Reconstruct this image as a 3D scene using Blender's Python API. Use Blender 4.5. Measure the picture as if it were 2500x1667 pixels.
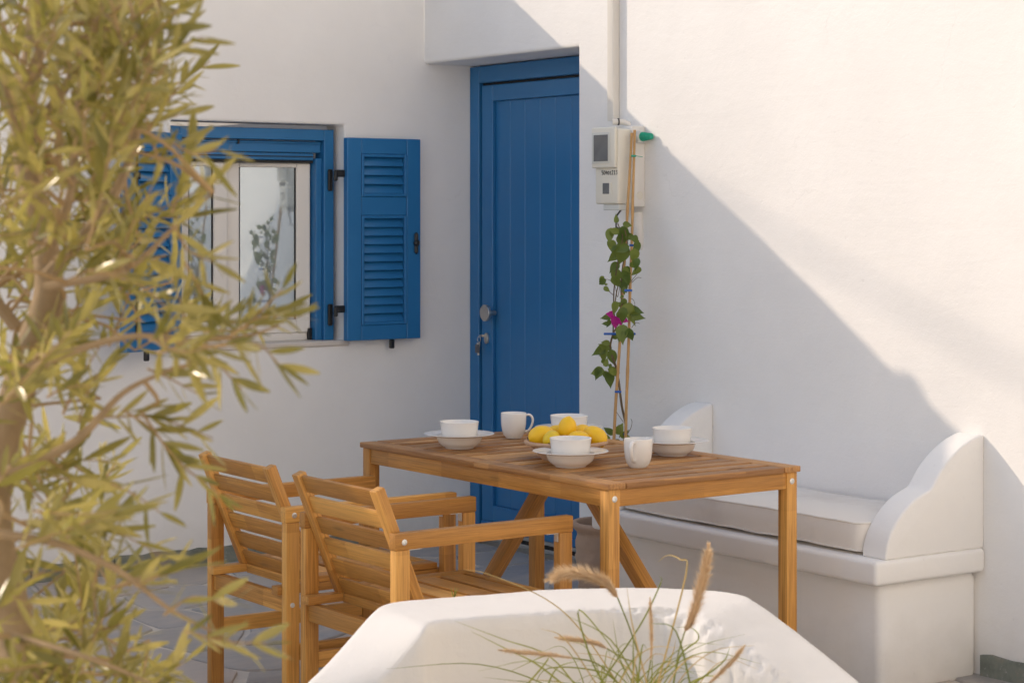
import bpy, bmesh, math, random
from mathutils import Vector, Matrix, Euler, noise
random.seed(11)
R = math.radians
scene = bpy.context.scene
for o in list(bpy.data.objects): bpy.data.objects.remove(o)
COL = scene.collection

# ------------------------------------------------------------------ camera
F_PX, YAW, Y_H, CAM = 5016.0, R(34.94), 530.0, Vector((-5.134, -8.059, 1.505))
FW = Vector((math.sin(YAW), math.cos(YAW), 0)); RT = Vector((math.cos(YAW), -math.sin(YAW), 0)); UP = Vector((0, 0, 1))
cd = bpy.data.cameras.new('camera'); cam = bpy.data.objects.new('camera', cd); COL.objects.link(cam)
cam.location = CAM; cam.rotation_euler = (R(90), 0, -YAW)
cd.sensor_width = 36; cd.lens = F_PX / 2500 * 36
cd.shift_y = (Y_H - 833.5) / 2500
cd.clip_start = 0.05; cd.clip_end = 500
cd.dof.use_dof = True; cd.dof.focus_distance = 7.5; cd.dof.aperture_fstop = 7.5; cd.dof.aperture_blades = 9
scene.camera = cam

# ------------------------------------------------------------------ light
SUN = Vector((-1, 1.47, 0.94)).normalized()          # towards the sun
elev = math.asin(SUN.z); azim = math.atan2(SUN.x, SUN.y)
w = bpy.data.worlds.new('World'); scene.world = w; w.use_nodes = True
nt = w.node_tree; bg = nt.nodes['Background']
sky = nt.nodes.new('ShaderNodeTexSky'); sky.sky_type = 'NISHITA'; sky.sun_disc = False
sky.sun_elevation = elev; sky.sun_rotation = azim % (2 * math.pi)
sky.air_density = 1.0; sky.dust_density = 1.2; sky.ozone_density = 1.0
nt.links.new(sky.outputs[0], bg.inputs[0]); bg.inputs[1].default_value = 0.15
sl = bpy.data.lights.new('sun', 'SUN'); sl.energy = 2.0; sl.angle = R(0.53); sl.color = (1.0, 0.815, 0.63)
so = bpy.data.objects.new('sun', sl); COL.objects.link(so)
so.rotation_euler = (-SUN).to_track_quat('-Z', 'Y').to_euler(); so.location = SUN * 30
vs = scene.view_settings; vs.view_transform = 'Standard'; vs.look = 'None'; vs.gamma = 1; vs.exposure = 0.41
scene.display_settings.display_device = 'sRGB'
scene.cycles.max_bounces = 16; scene.cycles.diffuse_bounces = 12

# ------------------------------------------------------------------ helpers
def ray(px, py): return RT * ((px - 1250) / F_PX) + FW + UP * ((Y_H - py) / F_PX)
def at(px, py, depth): return CAM + ray(px, py) * depth
def onz(px, py, z): r = ray(px, py); return CAM + r * ((z - CAM.z) / r.z)
def onx(px, py, x): r = ray(px, py); return CAM + r * ((x - CAM.x) / r.x)
def ony(px, py, y): r = ray(px, py); return CAM + r * ((y - CAM.y) / r.y)

def tag(o, label=None, cat=None, group=None, kind=None):
    if label: o['label'] = label
    if cat: o['category'] = cat
    if group: o['group'] = group
    if kind: o['kind'] = kind
    return o
def empty(name, loc=(0, 0, 0), rz=0):
    o = bpy.data.objects.new(name, None); COL.objects.link(o); o.location = loc; o.rotation_euler = (0, 0, rz)
    o.empty_display_size = 0.1; return o
def link(name, me, parent=None, mat=None, M=None):
    o = bpy.data.objects.new(name, me); COL.objects.link(o)
    if mat and not me.materials: me.materials.append(mat)
    if parent: o.parent = parent
    if M is not None: o.matrix_local = M
    return o
def bm_mesh(bm, name='mesh', smooth=False):
    me = bpy.data.meshes.new(name); bm.normal_update(); bm.to_mesh(me); bm.free()
    if smooth:
        me.polygons.foreach_set('use_smooth', [True] * len(me.polygons)); me.update()
    return me
def pd_mesh(v, f, smooth=False):
    me = bpy.data.meshes.new('mesh'); me.from_pydata([tuple(a) for a in v], [], f); me.update()
    if smooth: me.polygons.foreach_set('use_smooth', [True] * len(me.polygons))
    return me
def smooth_angle(me, ang=35):
    me.polygons.foreach_set('use_smooth', [True] * len(me.polygons))
    bm = bmesh.new(); bm.from_mesh(me)
    for e in bm.edges:
        if len(e.link_faces) == 2 and e.calc_face_angle(0) > R(ang): e.smooth = False
    bm.to_mesh(me); bm.free()
_boxc = {}
def box_me(dx, dy, dz, bev=0.0, seg=1, mat=None, key=None):
    k = (round(dx, 5), round(dy, 5), round(dz, 5), bev, seg, mat.name if mat else None, key)
    if k in _boxc: return _boxc[k]
    bm = bmesh.new(); bmesh.ops.create_cube(bm, size=1)
    bmesh.ops.scale(bm, vec=(dx, dy, dz), verts=bm.verts)
    if bev > 0: bmesh.ops.bevel(bm, geom=bm.edges[:], offset=bev, segments=seg, affect='EDGES', profile=0.5)
    me = bm_mesh(bm); 
    if seg > 1: smooth_angle(me, 40)
    if mat: me.materials.append(mat)
    _boxc[k] = me; return me
def box(name, lo, hi, mat, parent=None, bev=0.002, seg=1):
    lo, hi = Vector(lo), Vector(hi); d = hi - lo
    return link(name, box_me(d.x, d.y, d.z, bev, seg, mat), parent, None, Matrix.Translation((lo + hi) / 2))
AX = {'x': Matrix.Identity(4), 'y': Matrix.Rotation(R(90), 4, 'Z'), 'z': Matrix.Rotation(R(-90), 4, 'Y')}
def board(name, lo, hi, axis, mat, parent, bev=0.0025):
    """a plank whose local X runs along its grain"""
    lo, hi = Vector(lo), Vector(hi); d = hi - lo; c = (lo + hi) / 2
    dims = {'x': (d.x, d.y, d.z), 'y': (d.y, d.x, d.z), 'z': (d.z, d.y, d.x)}[axis]
    return link(name, box_me(*dims, bev, 2, mat), parent, None, Matrix.Translation(c) @ AX[axis])
def board_between(name, p, q, wdt, thk, up, mat, parent, bev=0.0025):
    p, q = Vector(p), Vector(q); x = (q - p).normalized(); y = Vector(up).cross(x).normalized(); z = x.cross(y)
    M = Matrix((x, y, z)).transposed().to_4x4(); M.translation = (p + q) / 2
    return link(name, box_me((q - p).length, wdt, thk, bev, 2, mat), parent, None, M)
def lathe(profile, n=64, flute=0.0, flz=(0, 1), cap=False):
    bm = bmesh.new(); rings = []
    for (r, z) in profile:
        ring = []
        for i in range(n):
            a = 2 * math.pi * i / n
            rr = r - (flute if (i % 2 and flz[0] < z < flz[1]) else 0)
            ring.append(bm.verts.new((rr * math.cos(a), rr * math.sin(a), z)))
        rings.append(ring)
    for a, b in zip(rings, rings[1:]):
        for i in range(n): bm.faces.new((a[i], a[(i + 1) % n], b[(i + 1) % n], b[i]))
    if cap: bm.faces.new(rings[0][::-1]); bm.faces.new(rings[-1])
    bmesh.ops.recalc_face_normals(bm, faces=bm.faces[:])
    return bm
def tube_bm(bm, pts, rad, n=6, cap=True):
    pts = [Vector(p) for p in pts]; rings = []
    rads = rad if isinstance(rad, (list, tuple)) else [rad] * len(pts)
    prev = None
    for i, p in enumerate(pts):
        t = (pts[min(i + 1, len(pts) - 1)] - pts[max(i - 1, 0)]).normalized()
        if prev is None: u = t.orthogonal().normalized()
        else: u = (prev - t * prev.dot(t)); u = u.normalized() if u.length > 1e-6 else t.orthogonal().normalized()
        prev = u; v = t.cross(u)
        rings.append([bm.verts.new(p + (u * math.cos(2 * math.pi * k / n) + v * math.sin(2 * math.pi * k / n)) * rads[i]) for k in range(n)])
    for a, b in zip(rings, rings[1:]):
        for k in range(n): bm.faces.new((a[k], a[(k + 1) % n], b[(k + 1) % n], b[k]))
    if cap and n > 2: bm.faces.new(rings[0][::-1]); bm.faces.new(rings[-1])
def tube(name, pts, rad, mat, parent=None, n=8, smooth=True):
    bm = bmesh.new(); tube_bm(bm, pts, rad, n); bmesh.ops.recalc_face_normals(bm, faces=bm.faces[:])
    me = bm_mesh(bm); 
    if smooth: smooth_angle(me, 50)
    return link(name, me, parent, mat)
def spline(pts, n=8):
    pts = [Vector(p) for p in pts]; P = [pts[0] * 2 - pts[1]] + pts + [pts[-1] * 2 - pts[-2]]; out = []
    for i in range(1, len(P) - 2):
        for k in range(n):
            t = k / n; a, b, c, d = P[i - 1], P[i], P[i + 1], P[i + 2]
            out.append(0.5 * ((2 * b) + (c - a) * t + (2 * a - 5 * b + 4 * c - d) * t * t + (3 * b - a - 3 * c + d) * t ** 3))
    out.append(pts[-1]); return out
def extrude_profile(name, prof, axis, a, b, mat, parent, bev=0.012, seg=3):
    """closed 2D profile extruded from a to b; axis y: (x,z) profile, axis x: (y,z)"""
    bm = bmesh.new()
    def P(u, v, t): return (u, t, v) if axis == 'y' else (t, u, v)
    A = [bm.verts.new(P(u, v, a)) for u, v in prof]; B = [bm.verts.new(P(u, v, b)) for u, v in prof]
    n = len(prof); bm.faces.new(A); bm.faces.new(B[::-1])
    for i in range(n): bm.faces.new((A[i], B[i], B[(i + 1) % n], A[(i + 1) % n]))
    bmesh.ops.recalc_face_normals(bm, faces=bm.faces[:])
    if bev:
        ed = [e for e in bm.edges if len(e.link_faces) == 2 and e.calc_face_angle(0) > R(50)]
        bmesh.ops.bevel(bm, geom=ed, offset=bev, segments=seg, affect='EDGES', profile=0.5, clamp_overlap=True)
    me = bm_mesh(bm); smooth_angle(me, 42)
    return link(name, me, parent, mat)

# ------------------------------------------------------------------ materials
class N:
    def __init__(s, name):
        s.m = bpy.data.materials.new(name); s.m.use_nodes = True; s.t = s.m.node_tree
        s.b = s.t.nodes['Principled BSDF']; s.out = s.t.nodes['Material Output']
    def n(s, typ, **kw):
        x = s.t.nodes.new(typ)
        for k, v in kw.items():
            if k in x.inputs: x.inputs[k].default_value = v
            else: setattr(x, k, v)
        return x
    def l(s, a, b): s.t.links.new(a, b)
    def coord(s, kind='Object', scale=(1, 1, 1)):
        tc = s.n('ShaderNodeTexCoord'); mp = s.n('ShaderNodeMapping'); mp.inputs['Scale'].default_value = scale
        s.l(tc.outputs[kind], mp.inputs[0]); return mp.outputs[0]
    def noise(s, vec, scale, detail=4, rough=0.55, dist=0):
        x = s.n('ShaderNodeTexNoise'); x.inputs['Scale'].default_value = scale; x.inputs['Detail'].default_value = detail
        x.inputs['Roughness'].default_value = rough; x.inputs['Distortion'].default_value = dist; s.l(vec, x.inputs['Vector']); return x.outputs[0]
    def ramp(s, fac, stops):
        x = s.n('ShaderNodeValToRGB'); s.l(fac, x.inputs[0]); e = x.color_ramp.elements
        while len(e) < len(stops): e.new(0.5)
        for k, (p, c) in enumerate(stops): e[k].position = p; e[k].color = (*c, 1) if len(c) == 3 else c
        return x.outputs[0]
    def mix(s, fac, a, b, typ='MIX'):
        x = s.n('ShaderNodeMix'); x.data_type = 'RGBA'; x.blend_type = typ
        for i, v in ((0, fac), (6, a), (7, b)):
            if isinstance(v, (int, float)): x.inputs[i].default_value = v
            elif isinstance(v, tuple): x.inputs[i].default_value = (*v, 1) if len(v) == 3 else v
            else: s.l(v, x.inputs[i])
        return x.outputs[2]
    def math(s, op, a, b=0.0):
        x = s.n('ShaderNodeMath'); x.operation = op
        for i, v in ((0, a), (1, b)):
            if isinstance(v, (int, float)): x.inputs[i].default_value = v
            else: s.l(v, x.inputs[i])
        return x.outputs[0]
    def bump(s, h, strength=0.3, dist=0.01, prev=None):
        x = s.n('ShaderNodeBump'); x.inputs['Strength'].default_value = strength; x.inputs['Distance'].default_value = dist
        s.l(h, x.inputs['Height'])
        if prev is not None: s.l(prev, x.inputs['Normal'])
        return x.outputs[0]
    def set(s, col=None, rough=None, normal=None, metal=None, spec=None):
        for k, v in (('Base Color', col), ('Roughness', rough), ('Normal', normal), ('Metallic', metal), ('Specular IOR Level', spec)):
            if v is None: continue
            if isinstance(v, (int, float)): s.b.inputs[k].default_value = v
            elif isinstance(v, tuple): s.b.inputs[k].default_value = (*v, 1)
            else: s.l(v, s.b.inputs[k])
        return s.m
def plaster(name, base=(0.885, 0.87, 0.845), dirt=0.08, fine=0.35):
    s = N(name); c = s.coord()
    big = s.noise(c, 1.3, 4, 0.6); mid = s.noise(c, 9, 5, 0.6); fn = s.noise(c, 130, 3, 0.6); pit = s.noise(c, 38, 2, 0.5); m2 = s.noise(c, 32, 4, 0.6)
    d = tuple(x * (1 - dirt) for x in base)
    col = s.mix(s.ramp(big, [(0.35, (0, 0, 0)), (0.7, (1, 1, 1))]), d, base)
    col = s.mix(s.ramp(pit, [(0.74, (0, 0, 0)), (0.80, (0.45, 0.45, 0.45))]), col, tuple(x * 0.8 for x in base))
    n1 = s.bump(m2, 0.16, 0.006, s.bump(mid, 0.10, 0.02)); n2 = s.bump(fn, fine, 0.0016, n1); n3 = s.bump(s.ramp(pit, [(0.66, (1, 1, 1)), (0.78, (0, 0, 0))]), 0.2, 0.002, n2)
    tr = s.noise(s.coord('Object', (2.2, 2.2, 11)), 1.0, 4, 0.55, 1.2); tr2 = s.noise(s.coord('Object', (14, 14, 3)), 1.0, 3, 0.5, 0.8)
    n4 = s.bump(tr, 0.22, 0.006, s.bump(tr2, 0.10, 0.004, n3))
    cr = s.n('ShaderNodeTexVoronoi'); cr.feature = 'DISTANCE_TO_EDGE'; cr.inputs['Scale'].default_value = 1.0
    wv = s.n('ShaderNodeVectorMath'); nz = s.n('ShaderNodeTexNoise'); nz.inputs['Scale'].default_value = 3.0; nz.inputs['Detail'].default_value = 6.0
    s.l(c, nz.inputs['Vector']); s.l(c, wv.inputs[0]); sc = s.n('ShaderNodeVectorMath'); sc.operation = 'SCALE'; sc.inputs['Scale'].default_value = 0.5; s.l(nz.outputs[1], sc.inputs[0]); s.l(sc.outputs[0], wv.inputs[1])
    s.l(wv.outputs[0], cr.inputs['Vector'])
    msk = s.math('MULTIPLY', s.ramp(cr.outputs[0], [(0.0, (1, 1, 1)), (0.004, (0, 0, 0))]), s.ramp(s.noise(c, 2.1, 3), [(0.52, (0, 0, 0)), (0.6, (0.22, 0.22, 0.22))]))
    col = s.mix(msk, col, tuple(x * 0.72 for x in base))
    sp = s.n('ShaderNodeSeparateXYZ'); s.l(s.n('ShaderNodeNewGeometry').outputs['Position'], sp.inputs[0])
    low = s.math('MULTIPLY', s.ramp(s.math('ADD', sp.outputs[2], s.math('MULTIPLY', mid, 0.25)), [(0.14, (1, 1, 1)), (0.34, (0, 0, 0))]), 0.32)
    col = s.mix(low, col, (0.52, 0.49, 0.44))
    return s.set(col, 0.85, n4, spec=0.25)
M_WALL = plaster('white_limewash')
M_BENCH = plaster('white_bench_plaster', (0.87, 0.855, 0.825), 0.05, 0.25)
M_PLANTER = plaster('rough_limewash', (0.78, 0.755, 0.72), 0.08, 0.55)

def wood_mat(name, light, dark, hue=0.0):
    s = N(name); tc = s.n('ShaderNodeTexCoord'); oi = s.n('ShaderNodeObjectInfo')
    off = s.n('ShaderNodeCombineXYZ'); 
    s.l(s.math('MULTIPLY', oi.outputs['Random'], 37.0), off.inputs[0]); s.l(s.math('MULTIPLY', oi.outputs['Random'], 11.0), off.inputs[1])
    s.l(s.math('MULTIPLY', oi.outputs['Random'], 23.0), off.inputs[2])
    add = s.n('ShaderNodeVectorMath'); s.l(tc.outputs['Object'], add.inputs[0]); s.l(off.outputs[0], add.inputs[1])
    def mp(sc):
        m = s.n('ShaderNodeMapping'); m.inputs['Scale'].default_value = sc; s.l(add.outputs[0], m.inputs[0]); return m.outputs[0]
    warp = s.noise(mp((1.4, 12, 12)), 1.0, 3, 0.5)
    grain = s.noise(mp((2.2, 75, 75)), 1.0, 5, 0.65, 0.6)
    fib = s.noise(mp((9, 420, 420)), 1.0, 2, 0.6)
    rings = s.n('ShaderNodeTexWave'); rings.wave_type = 'BANDS'; rings.bands_direction = 'Y'; rings.inputs['Scale'].default_value = 1.0
    rings.inputs['Distortion'].default_value = 5.0; rings.inputs['Detail'].default_value = 2.0; rings.inputs['Detail Scale'].default_value = 0.8
    s.l(mp((1.0, 26, 26)), rings.inputs['Vector'])
    # glued staves: steps of colour along the board
    st = s.n('ShaderNodeTexWhiteNoise'); st.noise_dimensions = '3D'
    sep = s.n('ShaderNodeSeparateXYZ'); s.l(add.outputs[0], sep.inputs[0]); cb = s.n('ShaderNodeCombineXYZ')
    s.l(s.math('FLOOR', s.math('MULTIPLY', sep.outputs[0], 3.1)), cb.inputs[0])
    s.l(cb.outputs[0], st.inputs['Vector'])
    f = s.math('ADD', s.math('MULTIPLY', grain, 0.55), s.math('MULTIPLY', warp, 0.35))
    f = s.math('ADD', f, s.math('MULTIPLY', rings.outputs['Fac'], 0.06))
    f = s.math('ADD', f, s.math('MULTIPLY', s.math('SUBTRACT', st.outputs[0], 0.5), 0.14))
    f = s.math('ADD', f, s.math('MULTIPLY', s.math('SUBTRACT', oi.outputs['Random'], 0.5), 0.24))
    mid = tuple((a * 0.6 + b * 0.4) for a, b in zip(light, dark))
    col = s.ramp(f, [(0.33, tuple(x * 0.8 for x in dark)), (0.47, dark), (0.56, mid), (0.70, light)])
    knot = s.n('ShaderNodeTexVoronoi'); knot.inputs['Scale'].default_value = 1.0; s.l(mp((3.0, 11, 11)), knot.inputs['Vector'])
    col = s.mix(s.ramp(knot.outputs['Distance'], [(0.05, (0.75, 0.75, 0.75)), (0.13, (0, 0, 0))]), col, tuple(x * 0.35 for x in dark))
    col = s.mix(0.22, col, s.ramp(fib, [(0.35, tuple(x * 0.55 for x in dark)), (0.6, light)]))
    nm = s.bump(fib, 0.18, 0.0008); rg = s.math('ADD', s.math('MULTIPLY', grain, 0.2), 0.36)
    return s.set(col, rg, nm, spec=0.4)
M_WOOD = wood_mat('acacia_wood', (0.80, 0.42, 0.105), (0.43, 0.190, 0.040))
M_TOP = wood_mat('acacia_table_top', (0.60, 0.31, 0.105), (0.28, 0.125, 0.040))

def simple(name, col, rough=0.5, metal=0.0, spec=0.5, var=0.0, vscale=20, bump=0.0, bscale=200):
    s = N(name); c = s.coord(); cc = col; nm = None
    if var: cc = s.mix(s.noise(c, vscale, 4), tuple(x * (1 - var) for x in col), tuple(min(1, x * (1 + var)) for x in col))
    if bump: nm = s.bump(s.noise(c, bscale, 3), bump, 0.002)
    return s.set(cc, rough, nm, metal, spec)
def blue_mat():
    s = N('blue_paint'); c = s.coord(); br = s.noise(s.coord('Object', (90, 90, 5)), 1.0, 4, 0.6); b2 = s.noise(c, 2.5, 5, 0.6); ch = s.noise(c, 26, 5, 0.7)
    col = s.mix(b2, (0.015, 0.135, 0.33), (0.026, 0.185, 0.43))
    col = s.mix(s.ramp(ch, [(0.70, (0, 0, 0)), (0.78, (0.35, 0.35, 0.35))]), col, (0.07, 0.25, 0.46))
    rg = s.math('ADD', s.math('MULTIPLY', b2, 0.25), 0.27)
    return s.set(col, rg, s.bump(br, 0.12, 0.0012, s.bump(b2, 0.05, 0.01)), spec=0.5)
M_BLUE = blue_mat()
M_BLACK = simple('black_iron', (0.012, 0.012, 0.013), 0.45)
M_SEAL_GAP = simple('black_seal_and_gap', (0.01, 0.01, 0.01), 0.6)
M_SASH = simple('white_sash_paint', (0.78, 0.75, 0.70), 0.4)
M_STEEL = simple('brushed_steel', (0.55, 0.53, 0.5), 0.32, 0.9, 0.5, 0.15, 60)
M_ZINC = simple('zinc_screw', (0.72, 0.72, 0.7), 0.35, 0.8)
M_CERAMIC = simple('white_porcelain', (0.80, 0.775, 0.74), 0.22, 0, 0.5, 0.015, 5)
M_TERRA = simple('pale_terracotta', (0.50, 0.33, 0.22), 0.8, 0, 0.25, 0.14, 14, 0.35, 120)
M_TERRA2 = simple('weathered_terracotta', (0.47, 0.33, 0.235), 0.85, 0, 0.2, 0.22, 9, 0.5, 90)
M_LEMON = simple('lemon_skin', (0.86, 0.52, 0.012), 0.38, 0, 0.45, 0.10, 22, 0.5, 420)
M_LEMON_G = simple('greenish_lemon_skin', (0.74, 0.52, 0.015), 0.38, 0, 0.45, 0.12, 22, 0.5, 420)
M_BROWN = simple('dry_stem', (0.10, 0.06, 0.025), 0.8)
M_BAMBOO = simple('bamboo_cane', (0.50, 0.29, 0.11), 0.5, 0, 0.4, 0.25, 30)
M_TIE = simple('blue_tie', (0.01, 0.10, 0.42), 0.5)
M_GREEN = simple('green_plastic', (0.01, 0.33, 0.21), 0.35)
M_METER = simple('ivory_plastic', (0.72, 0.69, 0.60), 0.42, 0, 0.5, 0.05, 8)
M_CLEAR = simple('clouded_cover', (0.62, 0.63, 0.60), 0.3)
M_METERWIN = simple('meter_glass', (0.16, 0.16, 0.155), 0.12, 0, 0.6, 0.3, 14)
M_INK = simple('black_marker', (0.015, 0.015, 0.018), 0.6)
M_CONDUIT = simple('painted_trunking', (0.74, 0.71, 0.65), 0.55, 0, 0.4, 0.04, 4)
M_STEM = simple('woody_stem', (0.16, 0.11, 0.06), 0.8, 0, 0.3, 0.3, 60, 0.4, 300)
M_BARK = simple('olive_bark', (0.30, 0.215, 0.125), 0.9, 0, 0.2, 0.35, 30, 0.8, 90)
M_TWIG = simple('olive_twig', (0.34, 0.23, 0.11), 0.7, 0, 0.3, 0.25, 30)
M_SOIL = simple('dark_soil', (0.06, 0.045, 0.03), 0.95, 0, 0.1, 0.4, 30, 0.8, 60)
M_GRAVEL = simple('pale_gravel', (0.40, 0.35, 0.28), 0.9, 0, 0.2, 0.3, 60, 0.8, 70)
M_CABLE = simple('grey_cable', (0.06, 0.055, 0.05), 0.6)
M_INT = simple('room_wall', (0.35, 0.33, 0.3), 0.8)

def cushion_mat():
    s = N('off_white_canvas'); c = s.coord()
    w1 = s.noise(s.coord('Object', (500, 500, 500)), 1.0, 2); stn = s.noise(c, 3.5, 5, 0.6)
    col = s.mix(s.ramp(stn, [(0.5, (0, 0, 0)), (0.72, (1, 1, 1))]), (0.80, 0.765, 0.71), (0.70, 0.655, 0.60))
    wr = s.noise(s.coord('Object', (3, 14, 14)), 1.0, 3, 0.5, 0.5)
    return s.set(col, 0.9, s.bump(w1, 0.15, 0.001, s.bump(wr, 0.12, 0.012)), spec=0.15)
M_CUSH = cushion_mat()
def stone_mat():
    s = N('slate_flagstone'); oi = s.n('ShaderNodeObjectInfo'); c = s.coord()
    base = s.ramp(oi.outputs['Random'], [(0.0, (0.34, 0.335, 0.34)), (0.3, (0.44, 0.40, 0.36)), (0.55, (0.50, 0.43, 0.37)), (0.8, (0.31, 0.305, 0.295)), (1.0, (0.43, 0.41, 0.39))])
    n1 = s.noise(s.coord('Object', (3, 9, 5)), 1.0, 7, 0.62, 0.8); n2 = s.noise(c, 55, 4, 0.6)
    col = s.mix(s.ramp(n1, [(0.38, (0, 0, 0)), (0.66, (0.85, 0.85, 0.85))]), base, s.mix(0.5, base, (0.60, 0.50, 0.41)))
    col = s.mix(s.ramp(n2, [(0.62, (0, 0, 0)), (0.78, (0.35, 0.35, 0.35))]), col, (0.36, 0.34, 0.32))
    return s.set(col, 0.62, s.bump(n1, 0.5, 0.012, s.bump(n2, 0.25, 0.002)), spec=0.4)
M_STONE = stone_mat()
def skirt_mat():
    s = N('weathered_green_slate'); c = s.coord('Object'); n1 = s.noise(c, 7, 6, 0.65); n2 = s.noise(c, 40, 5, 0.7)
    col = s.ramp(n1, [(0.3, (0.128, 0.139, 0.119)), (0.52, (0.212, 0.23, 0.196)), (0.72, (0.323, 0.255, 0.196))])
    col = s.mix(s.ramp(n2, [(0.60, (0, 0, 0)), (0.72, (0.8, 0.8, 0.8))]), col, (0.42, 0.42, 0.39))
    return s.set(col, 0.8, s.bump(n2, 0.4, 0.003), spec=0.3)
M_SKIRT = skirt_mat()
M_MORTAR = simple('pale_mortar', (0.62, 0.57, 0.50), 0.9, 0, 0.2, 0.25, 12, 0.6, 70)
M_GROUND = simple('pale_paving', (0.76, 0.72, 0.66), 0.9, 0, 0.2, 0.08, 1.2, 0.4, 30)
def glass_mat():
    s = N('reflective_window_glass'); s.set((0.62, 0.69, 0.72), 0.03, None, 0.72, 0.8); return s.m
M_GLASS = glass_mat()
def leaf_mat(name, ca, cb, trans=0.45, rough=0.42, rnd='island', tcol=None):
    s = N(name)
    if rnd == 'island': f = s.n('ShaderNodeNewGeometry').outputs['Random Per Island']
    else: f = s.n('ShaderNodeObjectInfo').outputs['Random']
    c = s.coord('Object'); v = s.noise(c, 60, 2)
    col = s.mix(f, ca, cb); col = s.mix(s.math('MULTIPLY', v, 0.35), col, tuple(x * 0.6 for x in ca))
    s.set(col, rough, None, spec=0.4)
    tr = s.n('ShaderNodeBsdfTranslucent'); s.l(s.mix(0.6, col, tcol or cb), tr.inputs[0])
    mx = s.n('ShaderNodeMixShader'); mx.inputs[0].default_value = trans
    s.l(s.b.outputs[0], mx.inputs[1]); s.l(tr.outputs[0], mx.inputs[2]); s.l(mx.outputs[0], s.out.inputs[0]); return s.m
M_OLIVE = leaf_mat('olive_leaf', (0.095, 0.10, 0.024), (0.54, 0.45, 0.17), 0.42, 0.22, 'island', (0.58, 0.50, 0.10))
M_OLIVE1 = leaf_mat('olive_leaf_single', (0.095, 0.10, 0.024), (0.54, 0.45, 0.17), 0.42, 0.22, 'object', (0.58, 0.50, 0.10))
M_BOUG = leaf_mat('bougainvillea_leaf', (0.07, 0.13, 0.024), (0.26, 0.31, 0.055), 0.3, 0.4, 'object', (0.25, 0.32, 0.05))
M_BRACT = leaf_mat('magenta_bract', (0.48, 0.008, 0.24), (0.62, 0.015, 0.34), 0.35, 0.5, 'object', (0.7, 0.02, 0.4))
M_GRASS = leaf_mat('grass_blade', (0.13, 0.18, 0.03), (0.34, 0.34, 0.07), 0.4, 0.5, 'island', (0.45, 0.45, 0.08))
M_DRY = leaf_mat('dry_grass_blade', (0.50, 0.36, 0.14), (0.62, 0.47, 0.22), 0.4, 0.6, 'island')
M_SEED = leaf_mat('seed_bristle', (0.66, 0.50, 0.32), (0.86, 0.70, 0.50), 0.5, 0.7, 'island', (0.90, 0.74, 0.50))

# ------------------------------------------------------------------ ground and flagstone floor
g = link('ground', pd_mesh([(-60, -60, -0.05), (60, -60, -0.05), (60, 60, -0.05), (-60, 60, -0.05)], [(0, 1, 2, 3)]), None, M_GROUND); tag(g, kind='structure')
FX0, FX1, FY0, FY1 = -5.2, 0.2, -4.9, 0.0
fl = link('floor', pd_mesh([(FX0, FY0, -0.007), (FX1, FY0, -0.007), (FX1, FY1, -0.007), (FX0, FY1, -0.007)], [(0, 1, 2, 3)]), None, M_MORTAR); tag(fl, kind='structure')
def clip(poly, p, n):
    out = []
    for i in range(len(poly)):
        a, b = poly[i], poly[(i + 1) % len(poly)]; da, db = (a - p).dot(n), (b - p).dot(n)
        if da <= 0: out.append(a)
        if da * db < 0: out.append(a + (b - a) * (da / (da - db)))
    return out
def flagstones():
    rnd = random.Random(5); seeds = []
    ny, nx = 12, 14
    for j in range(ny):
        for i in range(nx):
            x = FX0 + (i + 0.5 + (0.5 if j % 2 else 0) + rnd.uniform(-.36, .36)) * (FX1 - FX0) / nx
            y = FY0 + (j + 0.5 + rnd.uniform(-.36, .36)) * (FY1 - FY0) / ny
            seeds.append(Vector((x, y)))
    for s in seeds:
        poly = [Vector(p) for p in ((FX0, FY0), (FX1 - .005, FY0), (FX1 - .005, FY1 - .005), (FX0, FY1 - .005))]
        for t in seeds:
            if t is s or (t - s).length > 1.6: continue
            d = t - s; poly = clip(poly, (s + t) / 2 - d.normalized() * 0.006, d.normalized())
            if len(poly) < 3: break
        if len(poly) < 3: continue
        c = sum(poly, Vector((0, 0))) / len(poly)
        if c.x > 0.05 and c.y < -1.2: continue
        pts = []
        for i in range(len(poly)):
            a, b = poly[i], poly[(i + 1) % len(poly)]; L = (b - a).length
            if L < 0.01: continue
            k = max(1, int(L / 0.09)); nrm = Vector((b.y - a.y, a.x - b.x)).normalized()
            for q in range(k):
                p = a + (b - a) * (q / k)
                if q: p = p - nrm * abs(rnd.gauss(0, 0.006))
                else: p = p + (c - p).normalized() * rnd.uniform(0.008, 0.022)
                pts.append(p)
        if len(pts) < 3: continue
        z = rnd.uniform(-0.0025, 0.0035); tilt = Vector((rnd.gauss(0, .004), rnd.gauss(0, .004)))
        n = len(pts); v = []
        for p in pts: q = p - c; v.append((q.x, q.y, -0.03))
        for p in pts: q = p - c; v.append((q.x, q.y, z - 0.004 + q.dot(tilt)))
        for p in pts: q = (p - c) * 0.985; v.append((q.x, q.y, z + q.dot(tilt)))
        f = [tuple(range(2 * n, 3 * n))]
        for r in (0, 1):
            for i in range(n): f.append((r * n + i, r * n + (i + 1) % n, (r + 1) * n + (i + 1) % n, (r + 1) * n + i))
        link('flagstone', pd_mesh(v, f), fl, M_STONE, Matrix.Translation((c.x, c.y, 0)))
flagstones()

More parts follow.
